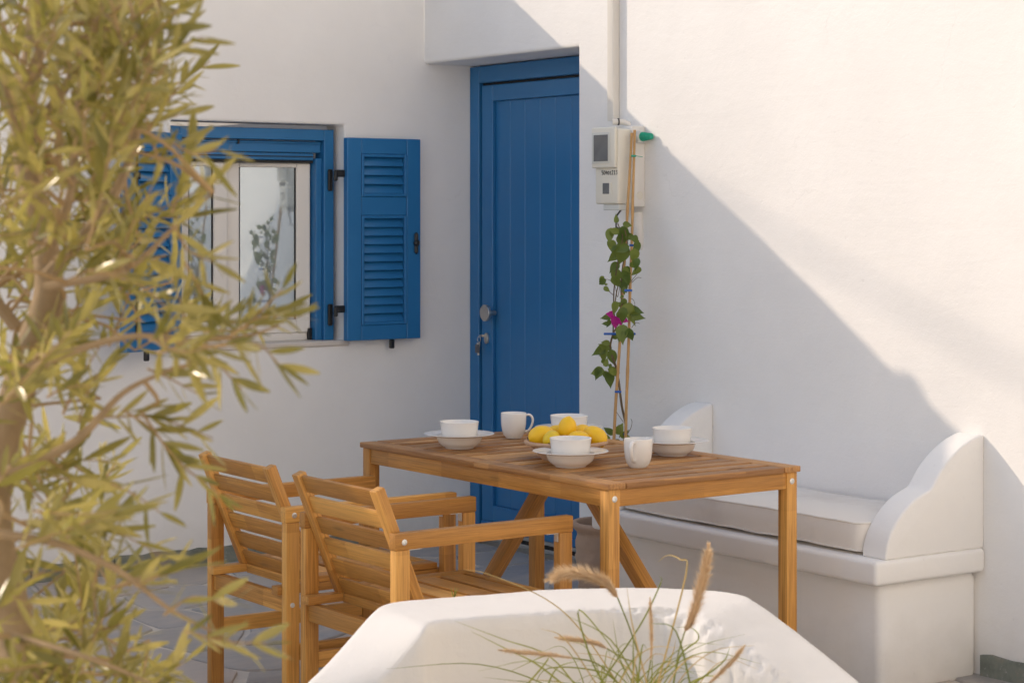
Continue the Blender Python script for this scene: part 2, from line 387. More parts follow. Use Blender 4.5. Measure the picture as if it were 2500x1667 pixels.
# ------------------------------------------------------------------ house
house = tag(empty('house', (0, 0, 0)), 'whitewashed plaster house with blue door and blue shuttered window', 'house')
WX0, WX1, WZ0, WZ1 = -1.285, -0.427, 0.945, 1.922      # window recess
DY, DZ, DX = -1.19, 2.215, 0.280                        # door opening width, head, depth
def front_wall():
    bm = bmesh.new(); X0, X1, Z1, D = -9.0, DX + 0.02, 2.32, 0.16
    xs = [X0, -5, -3, WX0, WX1, X1]; zs = [-0.05, WZ0, WZ1, Z1]
    V = {}
    def v(x, y, z):
        k = (round(x, 4), round(y, 4), round(z, 4))
        if k not in V: V[k] = bm.verts.new(k)
        return V[k]
    for i in range(len(xs) - 1):
        for j in range(3):
            if xs[i] == WX0 and j == 1: continue
            bm.faces.new((v(xs[i], 0, zs[j]), v(xs[i + 1], 0, zs[j]), v(xs[i + 1], 0, zs[j + 1]), v(xs[i], 0, zs[j + 1])))
    for a, b in (((WX0, WZ0), (WX1, WZ0)), ((WX1, WZ0), (WX1, WZ1)), ((WX1, WZ1), (WX0, WZ1)), ((WX0, WZ1), (WX0, WZ0))):
        bm.faces.new((v(a[0], 0, a[1]), v(b[0], 0, b[1]), v(b[0], D, b[1]), v(a[0], D, a[1])))
    bmesh.ops.recalc_face_normals(bm, faces=bm.faces[:])
    ed = [e for e in bm.edges if len(e.link_faces) == 2 and e.calc_face_angle(0) > 0.5]
    bmesh.ops.bevel(bm, geom=ed, offset=0.014, segments=4, affect='EDGES', profile=0.5)
    me = bm_mesh(bm); smooth_angle(me, 60)
    link('front_wall', me, house, M_WALL)
front_wall()
def parapet():
    rnd = random.Random(3); top = []
    x = -9.0
    KEY = [(-9.0, 2.45), (-4.31, 2.45), (-4.25, 2.70), (-3.9, 2.735), (-3.62, 2.80), (-3.35, 2.91), (-2.15, 2.905), (-2.135, 2.945), (-2.09, 2.948), (-2.06, 2.893), (-1.8, 2.912), (0.1, 2.914)]
    while x < 0.0:
        for (xa, ha), (xb, hb_) in zip(KEY, KEY[1:]):
            if xa <= x <= xb: h = ha + (hb_ - ha) * (x - xa) / (xb - xa)
        h += rnd.uniform(-.0015, .0015)
        top.append((x, h)); x += 0.03
    top.append((0.0, 2.914))
    prof = [(-9.0, 2.295)] + top + [(0.0, 2.295)]
    extrude_profile('parapet', prof, 'y', 0.003, 0.298, M_WALL, house, 0)
parapet()
def side_wall():
    bm = bmesh.new(); Y0, Z1 = -10.6, 6.4
    ys = [Y0, -4, DY, 0.0]; zs = [-0.05, DZ, Z1]; V = {}
    def v(x, y, z):
        k = (round(x, 4), round(y, 4), round(z, 4))
        if k not in V: V[k] = bm.verts.new(k)
        return V[k]
    for i in range(3):
        for j in range(2):
            if ys[i] == DY and j == 0: continue
            bm.faces.new((v(0, ys[i + 1], zs[j]), v(0, ys[i], zs[j]), v(0, ys[i], zs[j + 1]), v(0, ys[i + 1], zs[j + 1])))
    d = DX + 0.03
    bm.faces.new((v(0, DY, -.05), v(d, DY, -.05), v(d, DY, DZ), v(0, DY, DZ)))
    bm.faces.new((v(0, DY, DZ), v(d, DY, DZ), v(d, 0, DZ), v(0, 0, DZ)))
    bmesh.ops.recalc_face_normals(bm, faces=bm.faces[:])
    ed = [e for e in bm.edges if len(e.link_faces) == 2 and e.calc_face_angle(0) > 0.5]
    bmesh.ops.bevel(bm, geom=ed, offset=0.016, segments=4, affect='EDGES', profile=0.5)
    me = bm_mesh(bm); smooth_angle(me, 60)
    link('side_wall', me, house, M_WALL)
side_wall()
# the rest of the building shell (roof, back and end walls), room behind the window
box('roof', (-9.0, 0.30, 2.26), (-0.002, 5.5, 2.36), M_WALL, house, 0.0)
box('end_wall', (-9.25, 0.0, -.05), (-9.003, 5.5, 2.36), M_WALL, house, 0.0)
box('back_wall', (-9.0, 5.5, -.05), (0.3, 5.7, 2.36), M_WALL, house, 0.0)
box('rear_wing', (DX + 0.06, -10.6, -.05), (5.0, 5.5, 6.4), M_WALL, house, 0.0)
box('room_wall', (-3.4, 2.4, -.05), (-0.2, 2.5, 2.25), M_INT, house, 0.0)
# skirting slates along both walls
def skirting():
    rnd = random.Random(8)
    def piece(a, b, h, axis):
        n = max(4, int((b - a) / 0.04)); prof = [(a, -0.02)]
        for i in range(n + 1):
            t = a + (b - a) * i / n; prof.append((t, h + rnd.uniform(-.006, .004) - (0.012 if rnd.random() < .08 else 0)))
        prof.append((b, -0.02))
        if axis == 'x': extrude_profile('skirting_stone', prof, 'y', -0.012 - rnd.uniform(0, .004), 0.002, M_SKIRT, house, 0)
        else: extrude_profile('skirting_stone', prof, 'x', -0.012 - rnd.uniform(0, .004), 0.002, M_SKIRT, house, 0)
    x = -5.2
    while x < -0.02:
        L = rnd.uniform(.32, .5); b = min(x + L, -0.35)
        if b - x > .08: piece(x, b - 0.006, 0.072 + rnd.uniform(-.005, .006), 'x')
        x += L
    y = -3.41
    while y > -6.5:
        L = rnd.uniform(.3, .45); piece(y - L + .006, y, 0.072 + rnd.uniform(-.005, .005), 'y'); y -= L
skirting()
cw = tag(empty('bounce_house', (-6, -9.3, 0)), 'tall white house front added out of view to bounce sunlight', 'house')  # white front added behind the camera to bounce sun into the shade
box('wall', (-12, -3.0, -.05), (5.995, .0, 7.2), M_WALL, cw, .02, 3); box('coping', (-12.03, -3.04, 7.201), (5.99, .05, 7.35), M_WALL, cw, .02, 3)

# window: blue frame, roller box, two white sashes
win = empty('window', (0, 0, 0)); win.parent = house
def wbox(name, x0, x1, y0, y1, z0, z1, m, par=win, bev=0.003): return box(name, (x0, y0, z0), (x1, y1, z1), m, par, bev)
FR, FL, FT, FB = -0.452, -1.27, 1.90, 0.947
wbox('frame', FR - 0.05, FR, 0.055, 0.14, FB, FT, M_BLUE); wbox('frame', FL, FL + 0.05, 0.055, 0.14, FB, FT, M_BLUE)
wbox('frame', FL + .05, FR - .05, 0.055, 0.14, FT - 0.05, FT, M_BLUE)
wbox('inner_frame', FR - 0.082, FR - 0.0505, 0.075, 0.14, FB, FT - 0.13, M_BLUE)
wbox('roller_box', FL + .052, FR - .052, 0.085, 0.14, FT - .105, FT - 0.053, M_BLUE)
wbox('roller_rail', FL + .052, FR - .0845, 0.092, 0.14, FT - .139, FT - 0.107, M_BLUE)
wbox('roller_groove_strip', FL + .052, FR - .0845, 0.088, 0.0915, FT - .125, FT - 0.121, M_SEAL_GAP, bev=0)  # black strip laid on the rail stands in for a cut groove
wbox('rail', FL + .055, FR - .055, 0.076, 0.083, FT - 0.066, FT - 0.058, M_BLUE, bev=0.002)
wbox('rail_bracket', -0.93, -0.922, 0.070, 0.084, FT - 0.072, FT - 0.051, M_BLACK, bev=0.001)
wbox('seal', FL + .052, FR - .0835, 0.10, 0.14, FT - .151, FT - 0.140, M_SEAL_GAP, bev=0)
wbox('white_frame', FL + .05, FR - .0835, 0.125, 0.155, FB, FB + .035, M_SASH)
wbox('corner_bracket', FR - .103, FR - .084, 0.105, 0.124, FB + .002, FB + .055, M_BLACK)
def sash(x0, x1, ang, hinge):
    e = empty('sash', (x1 if hinge else x0, 0.128, 0)); e.parent = win; e.rotation_euler = (0, 0, ang); wd = x1 - x0; o = -wd if hinge else 0
    zb, zt = FB + 0.036, FT - 0.152
    box('stile', (o, -.014, zb), (o + 0.068, .014, zt), M_SASH, e, .004); box('stile', (o + wd - 0.068, -.014, zb), (o + wd, .014, zt), M_SASH, e, .004)
    box('rail', (o + 0.0685, -.014, zb), (o + wd - .0685, .014, zb + 0.06), M_SASH, e, .004)
    box('rail', (o + 0.0685, -.0145, zt - .02), (o + wd - .0685, .0145, zt), M_SASH, e, .003)
    box('gasket', (o + 0.0685, -.006, zb + .0605), (o + 0.0745, .006, zt - .021), M_SEAL_GAP, e, 0); box('gasket', (o + wd - .0745, -.006, zb + .0605), (o + wd - .0685, .006, zt - .021), M_SEAL_GAP, e, 0)
    box('pane', (o + 0.0748, -.003, zb + .0605), (o + wd - 0.0748, .003, zt - .0205), M_GLASS, e, 0)
XM = -0.955
sash(XM + 0.003, FR - 0.088, R(-5.6), True); sash(FL + 0.054, XM - 0.003, R(0.6), False)
wbox('sill', WX0 - .02, WX1 + .02, -0.012, 0.15, WZ0 - .022, WZ0 + .003, simple('marble_sill', (0.66, 0.60, 0.53), 0.5, 0, 0.4, 0.1, 12), bev=.006)

# shutters
def shutter(hx, hy, width, swing, mirror):
    e = empty('shutter', (hx, hy, 0)); e.parent = house; e.rotation_euler = (0, 0, swing)
    s = -1 if mirror else 1
    z0, z1, t = 0.948, 1.862, 0.036
    def b(name, u0, u1, v0, v1, za, zb, m=M_BLUE, bev=.003):
        u0, u1 = sorted((s * u0, s * u1)); return box(name, (u0, v0, za), (u1, v1, zb), m, e, bev)
    st = 0.074
    b('stile', 0, st, -t, 0, z0, z1); b('stile', width - st, width, -t, 0, z0, z1)
    b('rail', st + .0005, width - st - .0005, -t, 0, z1 - .072, z1); b('rail', st + .0005, width - st - .0005, -t, 0, z0, z0 + .068)
    b('rail', st + .0005, width - st - .0005, -t + .002, -.002, 1.512, 1.598)
    for za, zb in ((z0 + .0685, 1.5115), (1.5985, z1 - .0725)):
        b('bead', st + .001, st + .014, -t - .003, -.006, za, zb, bev=.002); b('bead', width - st - .014, width - st - .001, -t - .003, -.006, za, zb, bev=.002)
        b('bead', st + .0145, width - st - .0145, -t - .003, -.006, za, za + .013, bev=.002); b('bead', st + .0145, width - st - .0145, -t - .003, -.006, zb - .013, zb, bev=.002)
        n = max(1, round((zb - za - .026) / 0.0392)); pit = (zb - za - .026) / n
        me = box_me(width - 2 * st - .0295, .007, .046, .003, 2, M_BLUE)
        for k in range(n):
            zc = za + .013 + pit * (k + .5)
            link('slat', me, e, None, Matrix.Translation((s * width / 2, -.019, zc)) @ Matrix.Rotation(R(-28), 4, 'X'))
        b('backing', st + .015, width - st - .015, -.004, -.001, za + .013, zb - .013, bev=0)
    return e, b
e, b = shutter(-0.452, -0.03, 0.392, R(0.6), False)
hd = b('latch', .352, .372, -.055, -.036, 1.335, 1.435, M_BLACK, .008); b('latch_knob', .348, .376, -.062, -.036, 1.372, 1.40, M_BLACK, .008)
b('drop_stop', .235, .257, -.028, -.008, 0.905, 0.947, M_BLACK, .004)
for z in (1.685, 1.075):
    b('hinge', -.045, .004, -.014, .004, z, z + .032, M_BLACK, .004); b('hinge_pin', -.05, -.036, -.016, .006, z - .018, z + .03, M_BLACK, .005)
    box('hinge_plate', (-0.487, 0.040, z - .062), (-0.464, 0.0545, z + .036), M_BLACK, e and house, .0045)
e, b = shutter(-1.282, -0.03, 0.40, R(30), True)
b('lock_rod', .335, .345, -.050, -.040, 1.0, 1.80, M_BLACK, .002); b('latch', .322, .358, -.058, -.036, 1.36, 1.40, M_BLACK, .006); b('rod_guide', .325, .355, -.056, -.036, 1.66, 1.69, M_BLACK, .004)
b('drop_stop', .225, .247, -.028, -.008, 0.905, 0.947, M_BLACK, .004)
for z in (1.685, 1.075): b('hinge', -.03, .004, -.014, .004, z, z + .032, M_BLACK, .004)

# door
door = empty('door', (DX, 0, 0)); door.parent = house
def dbox(name, d0, d1, y0, y1, z0, z1, m=M_BLUE, bev=.003, par=door):      # d: depth into the wall from the frame's face
    return box(name, (d0, min(y0, y1), z0), (d1, max(y0, y1), z1), m, par, bev)
DT = DZ - 0.006
dbox('jamb', -.028, .05, -.002, -.078, 0.02, DT); dbox('jamb', -.028, .05, DY + .002, DY + .078, 0.02, DT)
dbox('head', -.028, .05, -.0785, DY + .0785, DT - .078, DT)
dbox('seal', -.004, .05, -.0785, -.092, 0.06, DT - .0785, M_SEAL_GAP, 0); dbox('seal', -.0035, .05, -.0925, DY + .09, DT - .09, DT - .0785, M_SEAL_GAP, 0)
dbox('stile', -.022, .03, -.0925, -.183, .09, DT - .091); dbox('stile', -.022, .03, DY + .0925, DY + .183, .09, DT - .091)
dbox('top_rail', -.022, .03, -.1835, DY + .1835, DT - .166, DT - .091); dbox('bottom_rail', -.022, .03, -.1835, DY + .1835, .09, .165)
y = -0.184; nb = 7; wd = (1.19 - 0.368) / nb
for k in range(nb):
    dbox('door_board', -.004, .02, y - .0006, y - wd + .0006, .1655, DT - .1665, M_BLUE, .0022); y -= wd
dbox('weather_bar', -.030, .02, -.0925, DY + .0925, .055, .0895, M_BLUE, .006)
dbox('threshold', -.030, .06, -.003, DY + .003, .0, .018, simple('aluminium_sill', (0.62, 0.62, 0.60), 0.35, 0.7), .003)
dbox('threshold_gap', -.020, .05, -.003, DY + .003, .0185, .036, M_SEAL_GAP, .001)  # dark gap between the sill strips, its shade given as solid black
dbox('threshold_cap', -.024, .05, -.003, DY + .003, .0365, .0545, simple('aluminium_cap', (0.62, 0.62, 0.60), 0.35, 0.7), .003)
def disc(name, prof, M, mat, par, n=40):
    me = bm_mesh(lathe(prof, n, cap=True)); smooth_angle(me, 40); return link(name, me, par, mat, M)
TOX = Matrix.Rotation(R(-90), 4, 'Y')     # local z -> -x
disc('knob', [(0.011, -.0), (0.011, .045), (0.035, .046), (0.038, .048), (0.038, .060), (0.036, .062), (0.0005, .0625)], Matrix.Translation((-.022, -.205, 1.062)) @ TOX, M_STEEL, door)
lk = disc('lock', [(0.0165, 0), (0.0165, .008), (0.014, .010), (0.0004, .010)], Matrix.Translation((-.022, -.140, .940)) @ TOX @ Matrix.Diagonal((1.55, 1, 1, 1)), M_STEEL, door)
key = tag(empty('key_ring', (DX - .034, -.128, .952)), 'small bunch of keys on a ring hanging from door lock', 'keys')
bm = bmesh.new(); bmesh.ops.create_cube(bm, size=1, matrix=Matrix.Translation((-.012, 0, 0)) @ Matrix.Diagonal((.028, .0025, .009, 1))); link('key', bm_mesh(bm), key, M_STEEL)
tube('ring', [(-.018, .012 + .012 * math.cos(a * .3307), -.018 + .014 * math.sin(a * .3307)) for a in range(20)], .0014, M_STEEL, key, 6)
for k, (dx, dy, rz) in enumerate(((-.019, .010, 6), (-.023, .016, -5), (-.016, .019, 3))):
    link('key_blade', box_me(.003, .010, .058, .001, 1, M_STEEL, 'k'), key, None, Matrix.Translation((dx, dy, -.062)) @ Matrix.Rotation(R(rz), 4, 'X'))
link('key_tag', box_me(.003, .034, .040, .002, 1, simple('dark_tag', (0.10, 0.10, 0.11), 0.4), 'kt'), key, None, Matrix.Translation((-.027, .014, -.060)))

# ------------------------------------------------------------------ electricity meter, conduit, pipes
mt = tag(empty('electricity_meter', (0, -1.66, 1.55)), 'ivory electricity meter with hand inked number on side wall', 'meter')
def mbox(name, x0, x1, y0, y1, z0, z1, m=M_METER, bev=.008, seg=3, par=mt): return box(name, (x0, y0, z0), (x1, y1, z1), m, par, bev, seg)
mbox('back_box', -.066, .0, .020, .170, -.005, .318, simple('painted_back_box', (0.76, 0.74, 0.70), 0.55, 0, .4, .06, 9), .006)
mbox('housing', -.135, -.0665, .025, .175, .006, .305, M_METER, .009)
mbox('display_hood', -.150, -.1355, .027, .179, .150, .312, M_METER, .006)
mbox('terminal_cover', -.125, -.0665, .032, .135, -.018, .0055, M_CLEAR, .004)
mbox('window_bezel', -.1535, -.1502, .055, .172, .168, .292, simple('bezel_plastic', (0.62, 0.62, 0.57), 0.4), .0015, 2)
mbox('window_glass', -.1552, -.1537, .065, .158, .177, .282, M_METERWIN, .0006, 1)
mbox('seal_window', -.1372, -.1352, .078, .122, .047, .090, M_METERWIN, .0007, 1); mbox('seal_frame', -.1385, -.1352, .064, .0778, .045, .092, M_METER, .001, 1)
kn = disc('knockout', [(.016, 0), (.016, .0012), (.0145, .0014), (.014, .0006), (.0004, .0006)], Matrix.Translation((-.028, .0198, .041)) @ Matrix.Rotation(R(90), 4, 'X'), M_METER, mt, 28)
DIG = {'5': [(.8, 1), (.1, 1), (.05, .55), (.5, .65), (.85, .35), (.6, .03), (.05, .05)], '0': [(.5, .98), (.1, .7), (.1, .25), (.45, .02), (.85, .25), (.9, .7), (.5, .98)],
       '4': [(.5, 1), (.05, .4), (.9, .42), (.7, .75), (.65, 0)], '1': [(.3, .85), (.55, 1), (.5, 0), (.3, .02), (.75, .0)], '2': [(.1, .75), (.4, 1), (.8, .8), (.6, .45), (.1, .02), (.9, .05)],
       '3': [(.1, .95), (.8, .95), (.45, .58), (.85, .35), (.55, .02), (.05, .1)]}
bm = bmesh.new(); x = .128
for k, ch in enumerate('50401213'):
    sz = .85 if k in (3, 4) else 1.0
    pts = [Vector((-.1362, x - u * .0100, .1235 + v * .0165 * sz)) for u, v in DIG[ch]]
    tube_bm(bm, spline(pts, 4) if ch in '0532' else pts, .0012, 5); x -= .0130
link('number', bm_mesh(bm), mt, M_INK)
tube('gland_elbow', [(-.035, .085, .312), (-.035, .085, .328), (-.055, .095, .336), (-.095, .112, .336)], .012, M_CONDUIT, mt, 12)
tube('gland_ring', [(-.070, .1015, .336), (-.075, .1037, .336)], .0142, M_BLACK, mt, 12)
disc('gland_nut', [(.027, 0), (.027, .020), (.023, .024), (.0005, .024)], Matrix.Translation((-.034, .020, .273)) @ Matrix.Rotation(R(90), 4, 'X'), M_CLEAR, mt, 6)
for k in range(6): disc('corrugation', [(.0155 - .0012 * k, 0), (.019 - .0012 * k, .003), (.0155 - .0012 * k, .006)], Matrix.Translation((-.034 + .003 * k, -.004 - .0068 * k, .274)) @ Matrix.Rotation(R(90), 4, 'X'), M_GREEN, mt, 20)
tube('cable', [(-.09, .06, -.014), (-.098, .075, -.036), (-.095, .088, -.044), (-.092, .092, -.085), (-.02, .10, -.11), (-.001, .10, -.12)], .0035, M_CABLE, mt, 8)
cdt = tag(box('conduit', (-.034, -1.474, 1.895), (-.0005, -1.433, 6.0), M_CONDUIT, None, .004, 2), 'cream plastic cable trunking running up wall above meter', 'conduit')
pp = tube('pipe_stub', [(-.006, -1.600, 1.520), (-.012, -1.605, 1.48), (-.008, -1.612, 1.425), (.006, -1.615, 1.375)], [.022, .023, .019, .009], M_PLANTER, None, 12)
tag(pp, 'broken plastered pipe stub on wall beneath the meter', 'pipe')

# ------------------------------------------------------------------ masonry bench and cushion
BY0, BY1 = -1.94, -3.425
bench = tag(empty('masonry_bench', (0, (BY0 + BY1) / 2, 0)), 'white plastered built-in bench with scrolled ends along wall', 'bench')
yc = (BY0 + BY1) / 2
def bpart(name, prof, a, b, bev=.014):
    o = extrude_profile(name, prof, 'y', a - yc, b - yc, M_BENCH, bench, bev, 4); return o
bpart('base', [(-.45, -.02), (-.001, -.02), (-.001, .343), (-.45, .343)], BY1 + .035, BY0 - .035, .03)
bpart('seat_slab', [(-.502, .343), (-.001, .343), (-.001, .421), (-.502, .421)], BY1, BY0, .015)
ARM = [(0, .792), (-.03, .787), (-.075, .772), (-.12, .750), (-.165, .719), (-.205, .682), (-.232, .648), (-.250, .630), (-.285, .617), (-.325, .600), (-.365, .573), (-.400, .540), (-.428, .503), (-.445, .462), (-.452, .4205)]
ap = [(0.0, .4205)] + [(p.x, p.z) for p in spline([Vector((x, 0, z)) for x, z in ARM], 3)]
bpart('armrest', ap, BY1 + .008, BY1 + .115, .018); bpart('armrest', ap, BY0 - .115, BY0 - .008, .018)

def cushion():
    lx, ly, lz = .435, (BY0 - .118) - (BY1 + .118), .088
    bm = bmesh.new(); nx, ny, nz = 14, 40, 4; V = {}
    def P(i, j, k):
        if (i, j, k) in V: return V[i, j, k]
        u, v, w_ = i / nx * 2 - 1, j / ny * 2 - 1, k / nz * 2 - 1
        x, y, z = u * lx / 2, v * ly / 2, w_ * lz / 2
        rc = .045                                     # rounded plan corners
        dx, dy = max(0, abs(x) - lx / 2 + rc), max(0, abs(y) - ly / 2 + rc); d = math.hypot(dx, dy)
        if d > rc and dx > 0 and dy > 0:
            x = math.copysign(lx / 2 - rc + dx / d * rc, x); y = math.copysign(ly / 2 - rc + dy / d * rc, y)
        side = max(abs(u), abs(v))
        if k in (0, nz): z += math.copysign(0.012 * (1 - u ** 4) * (1 - v ** 8), w_)
        bul = .006 * (1 - w_ * w_)
        if i in (0, nx): x += math.copysign(bul, u)
        if j in (0, ny): y += math.copysign(bul, v)
        nn = noise.noise(Vector((x * 9, y * 7, z * 9 + 3)))
        V[i, j, k] = bm.verts.new((x + nn * .003, y, z + nn * .004)); return V[i, j, k]
    for i in range(nx):
        for j in range(ny): bm.faces.new((P(i, j, nz), P(i + 1, j, nz), P(i + 1, j + 1, nz), P(i, j + 1, nz))); bm.faces.new((P(i, j, 0), P(i, j + 1, 0), P(i + 1, j + 1, 0), P(i + 1, j, 0)))
    for i in range(nx):
        for k in range(nz): bm.faces.new((P(i, 0, k), P(i + 1, 0, k), P(i + 1, 0, k + 1), P(i, 0, k + 1))); bm.faces.new((P(i, ny, k), P(i, ny, k + 1), P(i + 1, ny, k + 1), P(i + 1, ny, k)))
    for j in range(ny):
        for k in range(nz): bm.faces.new((P(0, j, k), P(0, j, k + 1), P(0, j + 1, k + 1), P(0, j + 1, k))); bm.faces.new((P(nx, j, k), P(nx, j + 1, k), P(nx, j + 1, k + 1), P(nx, j, k + 1)))
    top = [V[i, 0, nz].co.copy() for i in range(nx + 1)] + [V[nx, j, nz].co.copy() for j in range(1, ny + 1)] + [V[i, ny, nz].co.copy() for i in range(nx - 1, -1, -1)] + [V[0, j, nz].co.copy() for j in range(ny - 1, -1, -1)]
    bot = [V[i, 0, 0].co.copy() for i in range(nx + 1)] + [V[nx, j, 0].co.copy() for j in range(1, ny + 1)] + [V[i, ny, 0].co.copy() for i in range(nx - 1, -1, -1)] + [V[0, j, 0].co.copy() for j in range(ny - 1, -1, -1)]
    me = bm_mesh(bm); smooth_angle(me, 60)
    root = tag(empty('bench_cushion', (-.232, yc, .421 + lz / 2 + .014)), 'long off-white box cushion with piped edges on bench seat', 'cushion')
    link('cover', me, root, M_CUSH)
    for ring in (top, bot): tube('piping', ring, .0036, M_CUSH, root, 6)
cushion()

# ------------------------------------------------------------------ table
TH = .73; TL, TW = 1.38, .765
tb = tag(empty('dining_table', (-1.117, -2.637, 0), R(0.7)), 'long slatted acacia garden table set with crockery', 'table')
def T(name, x0, x1, y0, y1, z0, z1, ax, m=M_WOOD, bev=.0025): return board(name, (x0, y0, z0), (x1, y1, z1), ax, m, tb, bev)
hx, hy = TW / 2, TL / 2; tz0 = TH - .018
for s in (-1, 1):
    for h in (0, 1):
        y0, y1 = (-hy, -.001) if h == 0 else (.001, hy)
        T('side_rail', *(sorted((s * hx, s * (hx - .066)))), y0, y1, tz0, TH, 'y', M_TOP)
for h in (-1, 1):
    ys0, ys1 = (.0015, hy) if h > 0 else (-hy, -.0015)
    n = 9; gap = .019; wd = ((ys1 - ys0) - gap * (n - 1)) / n; me = None
    for k in range(n):
        a = ys0 + k * (wd + gap); dz = random.uniform(-.0022, .0006); T('table_slat', -hx + .0695, hx - .0695, a, a + wd, tz0, TH + dz, 'x', M_TOP, .0022)
LG = .042; az0, az1 = TH - .018 - .052, TH - .0185
for sx in (-1, 1):
    for sy in (-1, 1):
        x0, x1 = sorted((sx * (hx - .008), sx * (hx - .008 - LG))); y0, y1 = sorted((sy * (hy - .008), sy * (hy - .008 - LG)))
        T('leg', x0, x1, y0, y1, 0.003, az1, 'z')
    x0, x1 = sorted((sx * (hx - .012), sx * (hx - .012 - .022)))
    T('apron', x0, x1, -hy + .0505, hy - .0505, az0, az1, 'y')
for sy in (-1, 1):
    y0, y1 = sorted((sy * (hy - .012), sy * (hy - .012 - .022)))
    T('apron', -hx + .0505, hx - .0505, y0, y1, az0, az1, 'x')
T('cross_beam', -hx + .035, hx - .035, -.03, .03, az0, az1 - .001, 'x')
T('brace_block', -.03, .03, -.12, -.0305, az0 + .004, az1 - .001, 'y'); T('brace_block', -.03, .03, .0305, .12, az0 + .004, az1 - .001, 'y')
board_between('brace', (0, .09, .665), (0, .665, .012), .042, .046, (1, 0, 0), M_WOOD, tb)
board_between('brace', (0, -.06, .665), (0, -.755, .012), .042, .046, (1, 0, 0), M_WOOD, tb)
def screw(par, M, r=.0095):
    o = disc('screw', [(r, 0), (r, .0012), (r * .85, .0022), (r * .35, .0022), (r * .3, .0006), (.0002, .0006)], M, M_ZINC, par, 20); return o
TOY = Matrix.Rotation(R(90), 4, 'X')       # local z -> -y
for sx in (-1, 1): screw(tb, Matrix.Translation((sx * (hx - .030), -hy + .0078, az1 - .028)) @ TOY)

# ------------------------------------------------------------------ chairs
def chair(loc, rz, label):
    c = tag(empty('garden_chair', loc, rz), label, 'chair', 'slatted chairs drawn up to the table')
    W, D = .535, .612; hw = W / 2
    def B(name, x0, x1, y0, y1, z0, z1, ax): return board(name, (x0, y0, z0), (x1, y1, z1), ax, M_WOOD, c)
    for s in (-1, 1):
        a, b = sorted((s * hw, s * (hw - .031)))
        B('leg', .001, .047, a, b, .003, .5825, 'z'); B('leg', D - .047, D - .001, a, b, .003, .5825, 'z')
        B('armrest', -.002, D + .002, a - .0005, b + .0005, .583, .630, 'x')
        B('side_stretcher', .0475, D - .0475, a + .003, b - .003, .165, .212, 'x')
        a, b = sorted((s * (hw - .0315), s * (hw - .0715)))
        B('seat_rail', -.012, D - .01, a, b, .3625, .388, 'x')
        # back post leaning on the armrest
        yb = s * (hw - .0315 - .017)
        board_between('back_post', (-.032, yb, .752), (.122, yb, .372), .033, .036, (0, 1, 0), M_WOOD, c, .004)
        for x in (.024, D - .024): pass
        screw(c, Matrix.Translation((.028, -hw - .0008, .605)) @ TOY, .0085) if s < 0 else None
        screw(c, Matrix.Translation((.022, -hw - .0002, .335)) @ TOY, .0075) if s < 0 else None
        ym = s * (hw - .0155)
        for x, d in ((D - .0475, -1), (.0475, 1)):
            bx = c; x0, x1 = sorted((x, x + d * .042)); box('bracket', (x0, ym - .009, .5805), (x1, ym + .009, .5826), M_ZINC, c, .0004)
            x0, x1 = sorted((x, x + d * .0022)); box('bracket_tab', (x0, ym - .009, .556), (x1, ym + .009, .5803), M_ZINC, c, .0004)
    ws = W - 2 * .0325 - 2 * .034
    B('rear_rail', .010, .036, -hw + .0315, hw - .0315, .308, .3615, 'y'); B('front_rail', D - .040, D - .014, -hw + .0315, hw - .0315, .308, .3615, 'y')
    p, q = Vector((-.032, 0, .752)), Vector((.122, 0, .372)); d = (q - p).normalized(); L = (q - p).length
    ang = math.atan2(-d.z, d.x)
    for k in range(6):
        t = .032 + k * .0674
        cc = p + d * t
        M = Matrix.Translation(cc) @ Matrix.Rotation(ang - R(90), 4, 'Y') @ Matrix.Rotation(R(90), 4, 'Z')
        link('back_slat', box_me(ws, .0115, .0528, .003, 2, M_WOOD), c, None, M)
    B('seat_bar', .105, .140, -hw + .0725, hw - .0725, .3605, .388, 'y')
    # seat: side boards along the depth with slats across
    x0, x1 = .132, D - .049
    for s in (-1, 1):
        a, b = sorted((s * (hw - .034), s * (hw - .090))); B('seat_board', x0, x1, a, b, .3885, .408, 'x')
    n = 5; gap = .018; wd = ((D + .005) - .155 - gap * (n - 1)) / n
    for k in range(n):
        a = .150 + k * (wd + gap); B('seat_slat', a, min(a + wd, x1), -hw + .0905, hw - .0905, .389, .4075, 'y')
    return c
chair((-2.150, -2.957, 0), R(0.4), 'acacia slat chair nearer the low planter wall, sun catching its back')
chair((-2.147, -2.330, 0), R(-0.3), 'acacia slat chair nearer the shuttered window, wholly in shade')

# ------------------------------------------------------------------ crockery
def put(px, py, z=TH): p = onz(px, py, z); return Vector((p.x, p.y, z))
def lathe_obj(name, prof, mat, parent, n=72, flute=0, flz=(0, 1), ang=50):
    me = bm_mesh(lathe(prof, n, flute, flz)); smooth_angle(me, ang); return link(name, me, parent, mat)
PLATE = [(.0, .004), (.043, .004), (.044, .0), (.048, .0), (.050, .004), (.060, .009), (.069, .018), (.0745, .030), (.077, .0395), (.095, .0440), (.1165, .0475), (.1185, .0487), (.1165, .0500), (.095, .0470), (.0745, .0425), (.070, .032), (.063, .018), (.050, .0095), (.0, .0085)]
BOWL = [(.0, .003), (.030, .003), (.0305, .0), (.035, .0), (.0365, .003), (.050, .010), (.057, .020), (.060, .032), (.0645, .0585), (.0655, .0605), (.0645, .0618), (.0632, .0605), (.058, .032), (.054, .020), (.046, .0125), (.03, .008), (.0, .0075)]
BOWL = [(r, z * 1.30) for r, z in BOWL]
MUG = [(.0, .003), (.022, .003), (.0225, .0), (.026, .0), (.028, .003), (.0355, .012), (.0405, .028), (.0430, .045), (.0440, .060), (.0447, .0865), (.0443, .0885), (.0430, .0890), (.0420, .0875), (.0405, .045), (.036, .022), (.028, .010), (.0, .008)]
